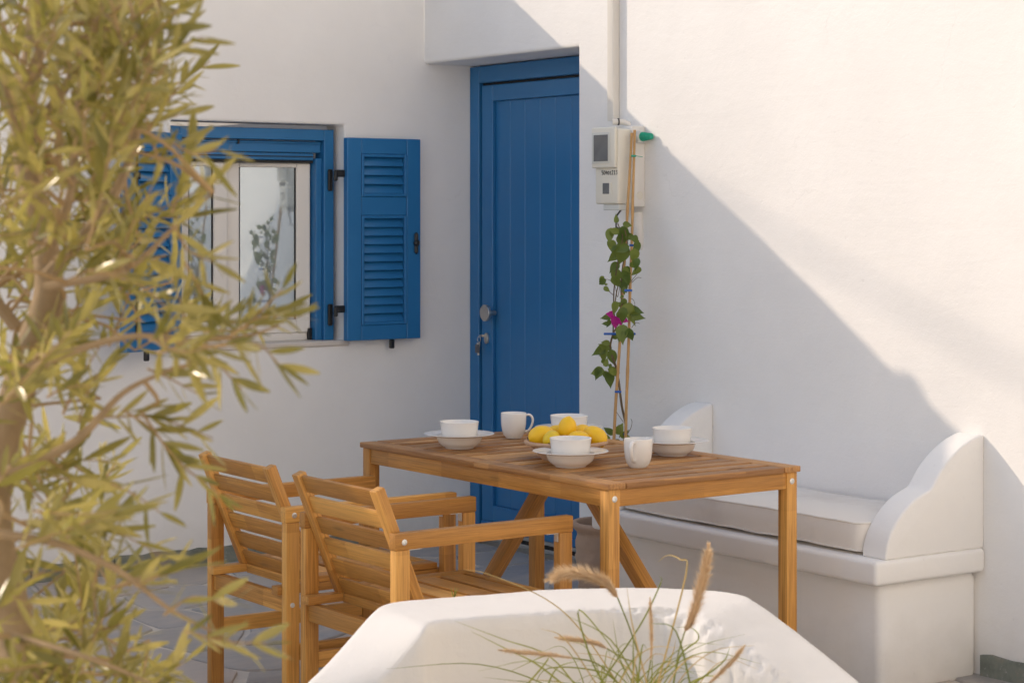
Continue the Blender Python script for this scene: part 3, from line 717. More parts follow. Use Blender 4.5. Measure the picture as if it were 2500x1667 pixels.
spots = [((1121.5, 1093), 'nearest the shuttered window wall'), ((1393, 1138), 'in front of the lemon dish'), ((1641, 1110), 'beside the mug with its handle turned outward'), ((1389, 1076), 'behind the lemon dish')]
spots[0] = ((1121.5, 1093), 'alone at the table end by the window')
pm = None
for (px, py), where in spots:
    p = put(px, py)
    e = tag(empty('soup_plate', p, random.random() * 6), f'white wide-rimmed soup plate under a bowl, {where}', 'plate', 'soup plates on the table')
    if pm is None:
        pm = bm_mesh(lathe(PLATE, 80)); smooth_angle(pm, 50); bwm = bm_mesh(lathe(BOWL, 144, .0008, (.012, .078))); smooth_angle(bwm, 50)
    link('dish', pm, e, M_CERAMIC)
    e2 = tag(empty('cereal_bowl', p + Vector((0, 0, .0087)), random.random() * 6), f'white ribbed bowl standing in a soup plate, {where}', 'bowl', 'bowls on the table')
    link('body', bwm, e2, M_CERAMIC)
mgm = bm_mesh(lathe(MUG, 128, .0006, (.012, .086))); smooth_angle(mgm, 50)
hnd = [(.0428, 0, .080), (.056, 0, .081), (.0655, 0, .072), (.0675, 0, .058), (.062, 0, .040), (.052, 0, .026), (.0395, 0, .021)]
hb = bmesh.new(); tube_bm(hb, spline(hnd, 6), .0042, 8); 
for v in hb.verts: v.co.y *= 1.55
bmesh.ops.recalc_face_normals(hb, faces=hb.faces[:]); hme = bm_mesh(hb, smooth=True)
for (px, py), rz, lab in (((1254, 1069), -YAW + R(8), 'white ribbed mug by the blue door, handle turned toward bench'), ((1558, 1140), -YAW - R(113), 'white ribbed mug at open table end, handle facing outward')):
    e = tag(empty('mug', put(px, py), rz), lab, 'mug', 'mugs on the table'); link('body', mgm, e, M_CERAMIC); link('handle', hme, e, M_CERAMIC)
LB = onz(1382, 1077, TH + .056); LB.z = TH
dish = tag(empty('fruit_dish', LB), 'shallow pale terracotta dish heaped with lemons on table', 'dish')
lathe_obj('body', [(.0, .004), (.070, .004), (.074, .0), (.078, .0), (.084, .008), (.104, .030), (.118, .046), (.1215, .0475), (.132, .0480), (.1355, .053), (.134, .0585), (.127, .0600), (.120, .0575), (.114, .050), (.096, .030), (.07, .014), (.0, .012)], M_TERRA, dish, 72)
def lemon_me(seed, mat):
    rnd = random.Random(seed); prof = []
    for i in range(21):
        t = i / 20; a = math.pi * t; r = .0315 * math.sin(a) ** .85 if 0 < t < 1 else .0; z = -.040 * math.cos(a)
        if t > .86: z += .0045 * ((t - .86) / .14) ** 1.5
        prof.append((max(r, .0004), z))
    bm = lathe(prof, 28)
    for v in bm.verts:
        n = noise.noise(v.co * 32 + Vector((seed * 3, 0, 0))); v.co *= 1 + n * .045
    me = bm_mesh(bm, smooth=True); me.materials.append(mat); return me
lm = [lemon_me(1, M_LEMON), lemon_me(2, M_LEMON), lemon_me(3, M_LEMON_G), lemon_me(4, M_LEMON)]
stemme = bm_mesh(lathe([(.0045, 0), (.0045, .002), (.003, .003), (.0003, .003)], 10))
LEM = [  # offset right, offset away, height, lean axis angles, mesh
    (-.080, .005, .073, (80, 0, 60), 0, 1.05, 'lemon resting at dish edge nearest the window, turned sideways'),
    (-.047, -.052, .066, (75, 0, 130), 2, .92, 'greenish lemon low in dish, stem scar facing out over plates'),
    (.004, .000, .096, (8, 6, 0), 1, .95, 'lemon standing tip up at the top of the heap'),
    (.036, -.055, .064, (84, 0, 70), 3, 1.0, 'lemon lying low in dish directly behind front bowl'),
    (-.030, .062, .072, (85, 0, 30), 1, .95, 'lemon half hidden at the back of the dish by rear bowl'),
    (.052, .052, .074, (80, 0, 110), 0, .98, 'lemon lying at back of dish toward the bench'),
    (.093, -.012, .071, (62, 0, 205), 3, 1.05, 'lemon with dark brown stem scar at dish edge nearest the bench')]
for a, b, z, rot, mi, sc, lab in LEM:
    p = LB + RT * a + FW * b + Vector((0, 0, z)); e = tag(empty('lemon', p), lab, 'lemon', 'lemons in the dish')
    e.rotation_euler = Euler((R(rot[0]), R(rot[1]), R(rot[2])))
    link('peel', lm[mi], e, None, Matrix.Diagonal((sc, sc, sc, 1))); link('stem_scar', stemme, e, M_BROWN, Matrix.Translation((0, 0, -.0405 * sc)) @ Matrix.Rotation(R(180), 4, 'X'))

# ------------------------------------------------------------------ bougainvillea in its pot
PC = Vector((-.215, -1.672, 0))
pot = tag(empty('terracotta_pot', PC), 'ribbed weathered terracotta pot between blue door and bench', 'pot')
lathe_obj('body', [(.0, .004), (.095, .004), (.10, .0), (.104, .006), (.112, .045), (.116, .060), (.112, .072), (.119, .100), (.124, .120), (.118, .134), (.124, .160), (.128, .182), (.121, .196), (.126, .216), (.127, .238), (.119, .262), (.121, .276), (.134, .288), (.142, .298), (.143, .308), (.137, .315), (.122, .313), (.116, .300), (.112, .262), (.0, .26)], M_TERRA2, pot, 64)
soil = lathe_obj('soil', [(.111, .270), (.06, .276), (.0003, .274)], M_SOIL, pot, 32)
bg_ = tag(empty('bougainvillea', PC + Vector((0, 0, .27))), 'young bougainvillea with one magenta flower tied to canes', 'plant')
def PL(px, py, x=-.17): return onx(px, py, x) - bg_.location
S1 = [onx(1498, 1085, -.215), ony(1543, 325, -1.662)]; S2 = [onx(1527, 1085, -.20), ony(1550, 318, -1.667)]
for (a, b), lab in ((S1, 'bamboo cane leaning nearer the blue door beside bougainvillea'), (S2, 'bamboo cane standing nearer the bench beside bougainvillea')):
    d = (b - a).normalized(); t = (a.z - .272) / d.z; a2 = a - d * t; pts, rr = [], []
    L = (b - a2).length; n = 40
    for k in range(n + 1):
        pts.append(a2 + d * (L * k / n) + Vector((noise.noise(Vector((k * .15, a.y, 0))) * .003, noise.noise(Vector((k * .15, 5, a.y))) * .003, 0))); rr.append(.0066 * (1 - .25 * k / n) * (1.18 if k % 8 == 0 else 1))
    o = tube('bamboo_cane', pts, rr, M_BAMBOO, None, 10); tag(o, lab, 'cane', 'canes in the pot')
STEMS = [[(1512, 1120), (1528, 1050), (1518, 990), (1512, 940), (1505, 900), (1495, 870), (1490, 845), (1497, 815), (1505, 800)],
         [(1505, 800), (1499, 760), (1499, 710), (1505, 660), (1512, 620), (1520, 580), (1508, 545)],
         [(1497, 812), (1498, 770), (1506, 710), (1513, 690)], [(1507, 795), (1520, 760), (1516, 710), (1520, 650), (1532, 600), (1525, 560)],
         [(1513, 700), (1508, 725), (1503, 705), (1501, 690)], [(1499, 695), (1490, 685), (1481, 682), (1472, 686)], [(1497, 720), (1486, 711), (1477, 706)],
         [(1539, 728), (1546, 732), (1550, 742), (1548, 752)], [(1545, 620), (1556, 622), (1561, 635), (1555, 650)],
         [(1500, 912), (1485, 908), (1478, 905)], [(1490, 846), (1483, 838), (1476, 836)], [(1522, 1030), (1508, 1010), (1502, 1000)],
         [(1530, 1062), (1540, 1045), (1543, 1030), (1540, 1022)], [(1512, 1068), (1516, 1050), (1510, 1036)], [(1538, 690), (1553, 672), (1556, 668)], [(1542, 690), (1556, 678), (1566, 679)], [(1542, 800), (1552, 788), (1562, 790)]]
for k, st in enumerate(STEMS):
    pts = spline([PL(x, y, -.175 - .01 * (i % 2)) for i, (x, y) in enumerate(st)], 5); n = len(pts)
    r0, r1 = (.0052, .0035) if k == 0 else ((.003, .002) if k < 4 else (.0013, .0008))
    if k == 0: pts = [Vector((0, 0, 0))] + pts
    tube('stem', pts, [r0 + (r1 - r0) * i / max(1, len(pts) - 1) for i in range(len(pts))], M_STEM, bg_, 7)
def leaf_mesh(L, Wd, fold=.18, curl=.15, n=6, tip=1.0):
    bm = bmesh.new(); rows = []
    for i in range(n + 1):
        t = i / n; wv = Wd / 2 * (math.sin(math.pi * t ** .72) ** .8 if 0 < t < 1 else 0.02) * (1 - t ** 5)
        z = -curl * L * t * t; x = L * t
        rows.append([bm.verts.new((x, s * wv, z + abs(s) * fold * wv)) for s in (-1, 0, 1)])
    for a, b in zip(rows, rows[1:]):
        bm.faces.new((a[0], a[1], b[1], b[0])); bm.faces.new((a[1], a[2], b[2], b[1]))
    return bm_mesh(bm, smooth=True)
BL = []
for k in range(4):
    m_ = leaf_mesh(.058, .036 + .004 * (k % 2), .2 + .16 * k, .10 + .22 * k, 8); m_.materials.append(M_BOUG); BL.append(m_)
# px, py, direction in the picture (deg, 0 = right, 90 = down), size
LV = [(1492, 556, 100, 1.0), (1488, 585, 70, .9), (1508, 575, 60, .8), (1520, 552, 85, 1.05), (1500, 602, 20, 1.1), (1528, 596, 110, 1.35), (1516, 612, 140, 1.0), (1545, 575, 60, .6), (1552, 588, 75, .8), (1550, 606, 95, .9), (1558, 630, 110, .75), (1556, 648, 100, .8),
      (1510, 640, 130, .9), (1505, 655, 90, 1.0), (1520, 660, 60, .9), (1500, 672, 80, .8), (1528, 650, 100, .8), (1518, 680, 75, .9), (1530, 668, 85, .7), (1480, 682, 150, .65), (1474, 700, 40, .5), (1524, 700, 95, .5),
      (1512, 738, 130, .95), (1520, 745, 45, 1.25), (1532, 756, 10, 1.05), (1525, 728, 100, .6), (1516, 760, 120, .6), (1492, 772, 170, .6), (1489, 780, 110, .55), (1522, 792, 100, 1.2), (1535, 800, 80, .9), (1515, 735, 50, .7),
      (1490, 838, 185, .6), (1498, 828, 300, .5), (1482, 845, 150, 1.0), (1478, 852, 110, .8), (1492, 852, 80, 1.05), (1476, 905, 170, .95), (1470, 898, 130, .9), (1478, 895, 280, .5), (1484, 900, 20, .8), (1482, 908, 70, 1.0), (1490, 898, 50, .7),
      (1490, 1068, 160, .8), (1498, 1062, 220, .8), (1505, 1060, 300, .8), (1512, 1064, 340, .7), (1500, 1072, 60, .7), (1520, 1066, 10, .6), (1484, 1072, 190, .7), (1508, 1072, 90, .7), (1530, 575, 20, .6), (1512, 568, 200, .7), (1540, 640, 60, .5), (1503, 545, 280, .55)]
rnd = random.Random(21)
LV = LV + [(x + rnd.uniform(-9, 9), y + rnd.uniform(-12, 12), dg + rnd.uniform(-70, 70), sz * rnd.uniform(.45, .8)) for x, y, dg, sz in LV if rnd.random() < .7 and y < 1000]
for k, (px, py, dg, sz) in enumerate(LV):
    p = PL(px, py, -.18 - rnd.uniform(-.03, .05)); a = R(dg)
    d = (RT * math.cos(a) - UP * math.sin(a) + FW * rnd.uniform(-.45, .25)).normalized()
    nrm = (-FW + UP * rnd.uniform(-.3, .7) + RT * rnd.uniform(-.6, .6)); y_ = nrm.cross(d).normalized(); z_ = d.cross(y_)
    sz *= 1.12; M = Matrix((d, y_, z_)).transposed().to_4x4() @ Matrix.Diagonal((sz, sz, sz, 1)); M.translation = p
    link('leaf', BL[k % 4], bg_, None, M)
brm = leaf_mesh(.036, .030, .35, .2, 6); brm.materials.append(M_BRACT)
for px, py, dg, sz in ((1500, 770, 195, 1.0), (1508, 776, 60, .95), (1512, 774, 340, .9), (1505, 772, 120, 1.1), (1516, 778, 20, .9), (1502, 782, 90, .9)):
    a = R(dg); d = (RT * math.cos(a) - UP * math.sin(a) - FW * .35).normalized(); y_ = (-FW + UP * .3).cross(d).normalized(); z_ = d.cross(y_)
    M = Matrix((d, y_, z_)).transposed().to_4x4() @ Matrix.Diagonal((sz, sz, sz, 1)); M.translation = PL(px, py, -.20); link('bract', brm, bg_, None, M)
for px0, px1, py, m_ in ((1540, 1551, 599, M_TIE), (1528, 1540, 709, M_TIE), (1489, 1537, 815, M_TIE), (1504, 1514, 956, M_TIE), (1524, 1530, 1059, M_TIE)):
    a, b = PL(px0, py, -.19), PL(px1, py, -.19); c = (a + b) / 2
    link('plant_tie', box_me((b - a).length, .018, .0085, .002, 1, m_, 'tie'), bg_, None, Matrix.Translation(c) @ Matrix.Rotation(-YAW, 4, 'Z'))
a = ony(1547, 381, -1.678) - bg_.location
link('plant_tie', box_me(.020, .018, .008, .002, 1, M_GREEN, 'tie2'), bg_, None, Matrix.Translation(a) @ Matrix.Rotation(-YAW, 4, 'Z'))
tube('tie_tail', [a + RT * .008, a + RT * .022 - UP * .002, a + RT * .036 - UP * .004], .0012, M_GREEN, bg_, 5)

# ------------------------------------------------------------------ raised planter
PZ = .57; kk = 2500 / 2352
def pl(x, y, dz=0): p = onz(x * kk, y * kk, PZ - dz); return Vector((p.x, p.y))
OPX = [(690, 1568, 4.66), (760, 1500, 4.77), (845, 1408, 4.91), (878, 1383, None), (925, 1374, None), (1000, 1368, None), (1200, 1354, None), (1450, 1345, None), (1600, 1349, None), (1695, 1358, None), (1740, 1378, 5.06), (1800, 1420, 4.99), (1890, 1490, 4.88), (1990, 1568, 4.76)]
IPX = [(875, 1568), (915, 1520), (970, 1450), (995, 1429), (1030, 1424), (1080, 1420), (1250, 1408), (1430, 1399), (1530, 1402), (1590, 1412), (1620, 1430), (1665, 1468), (1735, 1530), (1800, 1590)]
OUT, INN = [], []
for (x, y, dp), (xi, yi) in zip(OPX, IPX):
    p = at(x * kk, y * kk, dp) if dp else onz(x * kk, y * kk, PZ); OUT.append(p); INN.append(onz(xi * kk, yi * kk, p.z))
def ext(a, b, t): d = (a - b); d.z = 0; p = a + d.normalized() * t; p.z = a.z - .03; return p
dL, dR = (OUT[0] - OUT[1]).normalized(), (OUT[-1] - OUT[-2]).normalized(); dL.z = dR.z = 0
toC = -FW
def far_(p, t, side): q = p + toC * t + RT * side; q.z = .30; return q
def cont(a, b, t): return a + (a - b).normalized() * t
OUT = [cont(OUT[0], OUT[1], .22), cont(OUT[0], OUT[1], .11)] + OUT + [cont(OUT[-1], OUT[-2], .12), cont(OUT[-1], OUT[-2], .24)]
INN = [cont(INN[0], INN[1], .22), cont(INN[0], INN[1], .11)] + INN + [cont(INN[-1], INN[-2], .12), cont(INN[-1], INN[-2], .24)]
for a_, b_ in zip(OUT, INN): b_.z = a_.z
OUT = [far_(OUT[0], 2.3, -.75), far_(OUT[0], 1.1, -.35), far_(OUT[0], .35, -.12)] + OUT + [far_(OUT[-1], .35, .12), far_(OUT[-1], 1.1, .35), far_(OUT[-1], 2.3, .55)]
INN = [far_(INN[0], 2.3, -.65), far_(INN[0], 1.1, -.28), far_(INN[0], .35, -.09)] + INN + [far_(INN[-1], .35, .09), far_(INN[-1], 1.1, .28), far_(INN[-1], 2.3, .45)]
def planter():
    root = tag(empty('planter', (0, 0, 0)), 'low whitewashed planter wall with chipped inner rim holding grass', 'planter')
    o = spline(OUT, 14); i_ = spline(INN, 14); n = len(o)
    cum = [0.0]
    for k in range(1, n): cum.append(cum[-1] + ((o[k] - o[k - 1]).length + (i_[k] - i_[k - 1]).length) / 2)
    def smp(arr, d):
        k = 0
        while k < n - 2 and cum[k + 1] < d: k += 1
        t = (d - cum[k]) / max(1e-6, cum[k + 1] - cum[k]); return arr[k].lerp(arr[k + 1], t), (k + t) / (n - 1)
    bm = bmesh.new(); rows = []; NS = int(cum[-1] / .010)
    for k in range(NS + 1):
        a, s = smp(o, cum[-1] * k / NS); b, s = smp(i_, cum[-1] * k / NS)
        h = a.z; hb = b.z; d = b - a; d.z = 0; Wd = d.length; d /= Wd
        right = max(0, min(1, (s - .50) / .16)); bev = .007 + .040 * right; rgh = .0012 + .0060 * max(0, min(1, (s - .46) / .08))
        prof = [(0, -.02), (0, .15), (0, h * .6), (0.002, h - .03), (.004, h - .012), (.012, h - .003), (.03, h)]
        m = 9
        for q in range(1, m): t = q / m; prof.append((.03 + (Wd - .03 - bev) * t, h + (hb - h) * t + .002 * math.sin(math.pi * t)))
        for q in range(7): t = q / 6; prof.append((Wd - bev * (1 - t), hb - (bev * .9) * t ** 1.2))
        prof += [(Wd + .002, hb - bev - .03), (Wd + .006, hb - .12), (Wd + .01, hb * .4), (Wd + .012, .05)]
        row = []
        for q, (u, z) in enumerate(prof):
            p = Vector((a.x, a.y, 0)) + d * u; p.z = z
            w1 = noise.noise(p * 3.5) * .0045; w2 = noise.noise(p * 22) * .0018; edge = 15 <= q <= 22
            w3 = (noise.noise(p * 48) * rgh + noise.noise(p * 110 + Vector((7, 0, 0))) * rgh * .6) if edge else noise.noise(p * 90) * .0006
            p.z += (w1 + w2 + w3) if q > 2 and q < 24 else 0
            p += d * ((w1 + w2) * .7 + (w3 * .8 if edge else 0))
            row.append(bm.verts.new(p))
        rows.append(row)
    for r1, r2 in zip(rows, rows[1:]):
        for q in range(len(r1) - 1): bm.faces.new((r1[q], r2[q], r2[q + 1], r1[q + 1]))
    bmesh.ops.recalc_face_normals(bm, faces=bm.faces[:])
    me = bm_mesh(bm, smooth=True); smooth_angle(me, 65); link('wall', me, root, M_PLANTER)
    # front wall closing the bed below the camera
    a, b = OUT[0], OUT[-1]; ai, bi = INN[0], INN[-1]; dd = (ai - a)
    v = [(a.x, a.y, -.02), (b.x, b.y, -.02), (b.x, b.y, .30), (a.x, a.y, .30)]
    q = toC * .26
    v += [(x + q.x, y + q.y, z) for x, y, z in v]
    link('front_wall', pd_mesh(v, [(0, 1, 2, 3), (7, 6, 5, 4), (3, 2, 6, 7), (0, 3, 7, 4), (1, 5, 6, 2)]), root, M_PLANTER)
    poly = [p.lerp(q2, .9) for p, q2 in zip(OUT, INN)]
    so_ = link('bounce_gravel', pd_mesh([(p.x, p.y, .24) for p in poly], [tuple(range(len(poly)))]), root, M_GRAVEL); so_['kind'] = 'stuff'  # unseen bed fill, gravel put in for soil to bounce light up
planter()

# ------------------------------------------------------------------ fountain grass
GB = at(1530, 1800, 4.35); GB.z = .26
fg = tag(empty('fountain_grass', GB), 'fountain grass clump with fluffy tan seed heads inside planter', 'grass')
def gp(px, py, dep): return at(px, py, dep) - GB
def blade_bm(bm, pts, w0):
    pts = spline(pts, 5); n = len(pts); prev = None
    for i, p in enumerate(pts):
        t = (pts[min(i + 1, n - 1)] - pts[max(i - 1, 0)]).normalized(); sd = t.cross(FW).normalized() if abs(t.dot(FW)) < .95 else RT
        ww = w0 * (1 - (i / (n - 1)) ** 2 * .9) / 2
        a, b, c = bm.verts.new(p - sd * ww), bm.verts.new(p + FW * ww * .5), bm.verts.new(p + sd * ww)
        if prev: bm.faces.new((prev[0], prev[1], b, a)); bm.faces.new((prev[1], prev[2], c, b))
        prev = (a, b, c)
rnd = random.Random(77); bm = bmesh.new(); bd = bmesh.new()
KEYB = [[(1530, 1700), (1420, 1540), (1330, 1460), (1190, 1400), (1130, 1390)], [(1480, 1680), (1440, 1600), (1413, 1487), (1500, 1590), (1545, 1690)], [(1570, 1690), (1490, 1560), (1380, 1500)], [(1450, 1690), (1560, 1530), (1610, 1430), (1614, 1410), (1606, 1404)],
        [(1585, 1690), (1545, 1530), (1530, 1430)], [(1640, 1690), (1660, 1600), (1705, 1560), (1690, 1533), (1650, 1530)], [(1660, 1690), (1760, 1620), (1782, 1580)], [(1640, 1690), (1720, 1650), (1760, 1655)], [(1600, 1690), (1675, 1400), (1660, 1365), (1630, 1355), (1605, 1372)],
        [(1420, 1690), (1340, 1600), (1230, 1560), (1110, 1515)], [(1400, 1690), (1310, 1620), (1240, 1585), (1150, 1540)], [(1560, 1690), (1515, 1610), (1496, 1510)], [(1470, 1690), (1380, 1560), (1318, 1533)], [(1330, 1690), (1360, 1630), (1420, 1610)], [(1270, 1690), (1340, 1600), (1240, 1640)],
        [(1690, 1690), (1650, 1540), (1590, 1520)], [(1600, 1690), (1640, 1600), (1650, 1560)], [(1530, 1690), (1470, 1640), (1340, 1630), (1300, 1680)]]
for k, kb in enumerate(KEYB):
    dep = 4.35 + rnd.uniform(-.25, .25)
    blade_bm(bm if k % 4 else bd, [gp(x, y, dep + .05 * i) for i, (x, y) in enumerate(kb)], rnd.uniform(.0028, .0042))
for k in range(80):
    bx = rnd.gauss(1540, 110); dep = 4.35 + rnd.uniform(-.3, .3); h = rnd.uniform(80, 230) * rnd.choice((.6, 1, 1)); lean = rnd.gauss(0, 130) + (bx - 1540) * .5
    x0, y0 = 1530 + (bx - 1530) * .6, 1790
    pts = [gp(x0, y0, dep), gp(x0 + lean * .25, y0 - h * .6, dep), gp(x0 + lean * .7, y0 - h * .95, dep + rnd.uniform(-.05, .05)), gp(x0 + lean * 1.25, y0 - h * rnd.uniform(.75, 1.1), dep + rnd.uniform(-.1, .1))]
    blade_bm(bm if rnd.random() < .72 else bd, pts, rnd.uniform(.0022, .004))
o = link('blade', bm_mesh(bm), fg, M_GRASS); o['kind'] = 'stuff'; o = link('dry_blade', bm_mesh(bd), fg, M_DRY); o['kind'] = 'stuff'
def seed_head(path, stem, dep, rad, nb, dens=1.0):
    pts = spline([gp(x, y, dep) for x, y in path], 12); n = len(pts)
    bm = bmesh.new(); rr = [rad * .34 * (.25 + math.sin(math.pi * min(1, .12 + .85 * i / (n - 1)))) for i in range(n)]
    tube_bm(bm, pts, rr, 7)
    for k in range(nb):
        t = rnd.random(); i = min(n - 2, int(t * (n - 1))); p = pts[i].lerp(pts[i + 1], rnd.random()); tn = (pts[i] - pts[i + 1]).normalized()   # tip comes first
        sh = .35 + math.sin(math.pi * min(1, .1 + .85 * t)) * .8; an = rnd.uniform(0, 6.283); u = tn.orthogonal().normalized(); v = tn.cross(u)
        rdl = (u * math.cos(an) + v * math.sin(an)); d = (rdl + tn * rnd.uniform(.7, 1.6)).normalized(); L = rad * sh * rnd.uniform(.8, 2.2)
        if t < .06: d = (tn + rdl * .25).normalized()
        s_ = d.cross(rdl).normalized() * rnd.uniform(.0008, .0016)
        a, b, c = bm.verts.new(p - s_), bm.verts.new(p + s_), bm.verts.new(p + d * L); bm.faces.new((a, b, c))
    o = link('seed_head', bm_mesh(bm), fg, M_SEED)
    tube('stem', spline([gp(x, y, dep) for x, y in [path[-1]] + stem], 5), .0016, M_GRASS if rnd.random() < .7 else M_DRY, fg, 5)
seed_head([(1345, 1410), (1378, 1398), (1430, 1402), (1480, 1424), (1508, 1458)], [(1540, 1540), (1572, 1640), (1585, 1720)], 4.25, .0160, 2600)
seed_head([(1729, 1338), (1722, 1390), (1706, 1450), (1688, 1510), (1672, 1540)], [(1655, 1600), (1640, 1700)], 4.20, .0145, 2600)
seed_head([(1587, 1462), (1589, 1510), (1591, 1560), (1589, 1610)], [(1580, 1660), (1570, 1720)], 4.45, .0065, 700)
seed_head([(1362, 1556), (1400, 1560), (1450, 1568), (1482, 1582)], [(1520, 1605), (1553, 1626), (1553, 1720)], 4.3, .0085, 900)
seed_head([(1222, 1586), (1280, 1592), (1340, 1597), (1398, 1605)], [(1460, 1620), (1520, 1680), (1530, 1720)], 4.2, .0075, 900)
seed_head([(1814, 1580), (1790, 1610), (1760, 1640), (1730, 1668)], [(1700, 1700), (1680, 1740)], 4.15, .0075, 800)
# little sprout rising behind the rim
SPp = onz(1065, 1452, .55); sp = tag(empty('sprout', (SPp.x + .18, SPp.y + .19, 0)), 'tiny pale green shoot tip peeping over planter rim', 'plant')
p0 = Vector((sp.location.x, sp.location.y, 0)); tipd = (p0 - CAM); tipz = CAM.z + (Y_H - 1432) / F_PX * tipd.dot(FW)
tube('stem', [(0, 0, 0.002), (.004, 0, tipz * .6), (0, 0, tipz - .03)], .003, M_GRASS, sp, 6)
slm = leaf_mesh(.034, .009, .3, .0, 4); slm.materials.append(M_GRASS)
for q in range(5):
    d = (UP + RT * math.cos(q * 1.3) * .35 + FW * math.sin(q * 1.3) * .35).normalized(); y_ = d.orthogonal().normalized(); z_ = d.cross(y_)
    M = Matrix((d, y_, z_)).transposed().to_4x4(); M.translation = (0, 0, tipz - .032); link('leaf', slm, sp, None, M)

# ------------------------------------------------------------------ olive tree
def olive():
    rnd = random.Random(4)
    base = at(20, 2300, 2.75); base.z = .25
    tree = tag(empty('olive_tree', base), 'sunlit olive tree with narrow golden green leaves inside planter', 'tree')
    def lp(px, py, dep): return at(px, py, dep) - base
    trunk = [Vector((0, 0, 0)), lp(30, 2000, 2.76), lp(70, 1700, 2.78), lp(-20, 1250, 2.80), lp(60, 900, 2.80), lp(120, 680, 2.82), lp(60, 350, 2.84), lp(90, 0, 2.86), lp(60, -500, 2.9), lp(90, -1000, 2.95)]
    pts = spline(trunk, 8); n = len(pts); tube('trunk', pts, [.034 - .026 * i / n for i in range(n)], M_BARK, tree, 10)
    limbs = [([(110, 680), (250, 520), (320, 380), (370, 150), (400, -60)], 2.80, .010), ([(60, 900), (200, 850), (330, 820), (470, 830), (600, 820), (680, 795)], 2.62, .006), ([(20, 1150), (180, 1080), (300, 960), (420, 900)], 2.72, .008),
             ([(60, 350), (180, 180), (260, 0), (300, -200)], 2.9, .009), ([(-10, 1300), (150, 1330), (300, 1400), (420, 1490), (560, 1560)], 2.55, .006), ([(30, 1550), (200, 1600), (330, 1650), (430, 1700)], 2.5, .004),
             ([(110, 700), (300, 660), (420, 560), (520, 470)], 2.66, .006), ([(70, 400), (0, 200), (-80, 0), (-150, -250)], 2.75, .009), ([(20, 1000), (-150, 900), (-400, 760), (-600, 600)], 2.9, .010), ([(40, 800), (-120, 600), (-300, 380), (-420, 100)], 3.0, .010),
             ([(0, 1250), (-200, 1250), (-450, 1300)], 2.7, .009), ([(30, 1700), (150, 1800), (330, 1900)], 2.6, .008), ([(20, 1600), (-200, 1650), (-420, 1600)], 2.9, .009), ([(80, -100), (200, -350), (320, -600)], 2.8, .009), ([(70, -200), (-100, -500), (-200, -800)], 3.0, .009), ([(100, 640), (170, 480), (190, 250), (230, 60)], 2.7, .008)]
    spine = []
    for path, dep, r in limbs:
        pp = spline([lp(x, y, dep + rnd.uniform(-.06, .06)) for x, y in path], 7); m = len(pp)
        tube('branch', pp, [r * (1 - .75 * i / m) for i in range(m)], M_BARK, tree, 7); spine += [(p, (pp[min(i + 1, m - 1)] - pp[max(0, i - 1)]).normalized()) for i, p in enumerate(pp)]
    # twigs: start px, end px, depth;  region sampling
    REG = [(-500, 0, -500, 1750, 60), (0, 260, -60, 720, 108), (250, 400, -60, 330, 46), (280, 440, 430, 780, 13), (0, 300, 700, 1180, 34), (290, 440, 820, 1150, 7), (0, 250, 1150, 1700, 52), (230, 400, 1380, 1700, 12), (430, 600, 760, 850, 5), (0, 420, -700, -60, 40), (0, 420, 1700, 2000, 14)]
    tw = []
    for x0, x1, y0, y1, cnt in REG:
        for _ in range(int(cnt * .85)): tw.append((rnd.uniform(x0, x1), rnd.uniform(y0, y1), 2.45 + rnd.random() * .85))
    lead = [((560, 820), (725, 775), 2.55), ((600, 800), (690, 705), 2.6), ((560, 840), (680, 890), 2.55), ((480, 830), (590, 950), 2.6), ((420, 560), (540, 420), 2.6), ((420, 520), (460, 340), 2.62), ((430, 560), (520, 640), 2.6), ((360, 320), (440, 210), 2.75), ((350, 160), (430, 50), 2.75),
            ((360, 900), (480, 960), 2.7), ((300, 1000), (420, 1110), 2.7), ((270, 1180), (390, 1250), 2.65), ((400, 1500), (560, 1470), 2.5), ((450, 1540), (650, 1570), 2.5), ((330, 1430), (470, 1380), 2.55), ((420, 350), (530, 365), 2.55), ((450, 640), (510, 750), 2.6)]
    twigs = []
    for (a, b, dep) in lead: twigs.append((lp(*a, dep), lp(*b, dep + rnd.uniform(-.05, .05))))
    for x, y, dep in tw:
        p = lp(x, y, dep); q = min(spine, key=lambda s: (s[0] - p).length); d = (p - q[0])
        dr = (d.normalized() * .7 + q[1] * .5 + Vector((rnd.gauss(0, .35), rnd.gauss(0, .35), rnd.gauss(.15, .35)))).normalized() if d.length > 1e-4 else q[1]
        if x > 330: dr = (dr + RT * .3).normalized()
        L = rnd.uniform(.08, .17); twigs.append((p - dr * L * .4, p + dr * L * .6))
        if d.length > .05 and rnd.random() < .5:
            tb_ = spline([q[0], q[0].lerp(p, .5) + Vector((0, 0, rnd.uniform(-.02, .02))), p - dr * L * .4], 4)
            tube('branch', tb_, [.0035 - .002 * i / len(tb_) for i in range(len(tb_))], M_TWIG, tree, 5)
    LM = []
    for k in range(5):
        bm = bmesh.new(); n = 5; L, Wd, curl, fold = 1.0, .165 + .02 * (k % 3), (-.08, .06, .14, .22, .0)[k], .22; rows = []
        for i in range(n + 1):
            t = i / n; wv = Wd / 2 * (math.sin(math.pi * min(1, t * .93 + .03)) ** .75); rows.append([(t, s * wv, curl * t * t - abs(s) * -fold * wv) for s in (-1, 0, 1)])
        v = [p for r in rows for p in r]; f = []
        for i in range(n): f += [(3 * i, 3 * i + 1, 3 * i + 4, 3 * i + 3), (3 * i + 1, 3 * i + 2, 3 * i + 5, 3 * i + 4)]
        me = pd_mesh(v, f, True); me.materials.append(M_OLIVE1); LM.append((me, v, f))
    cv, cf = [], []; leaves = []
    twb = bmesh.new()
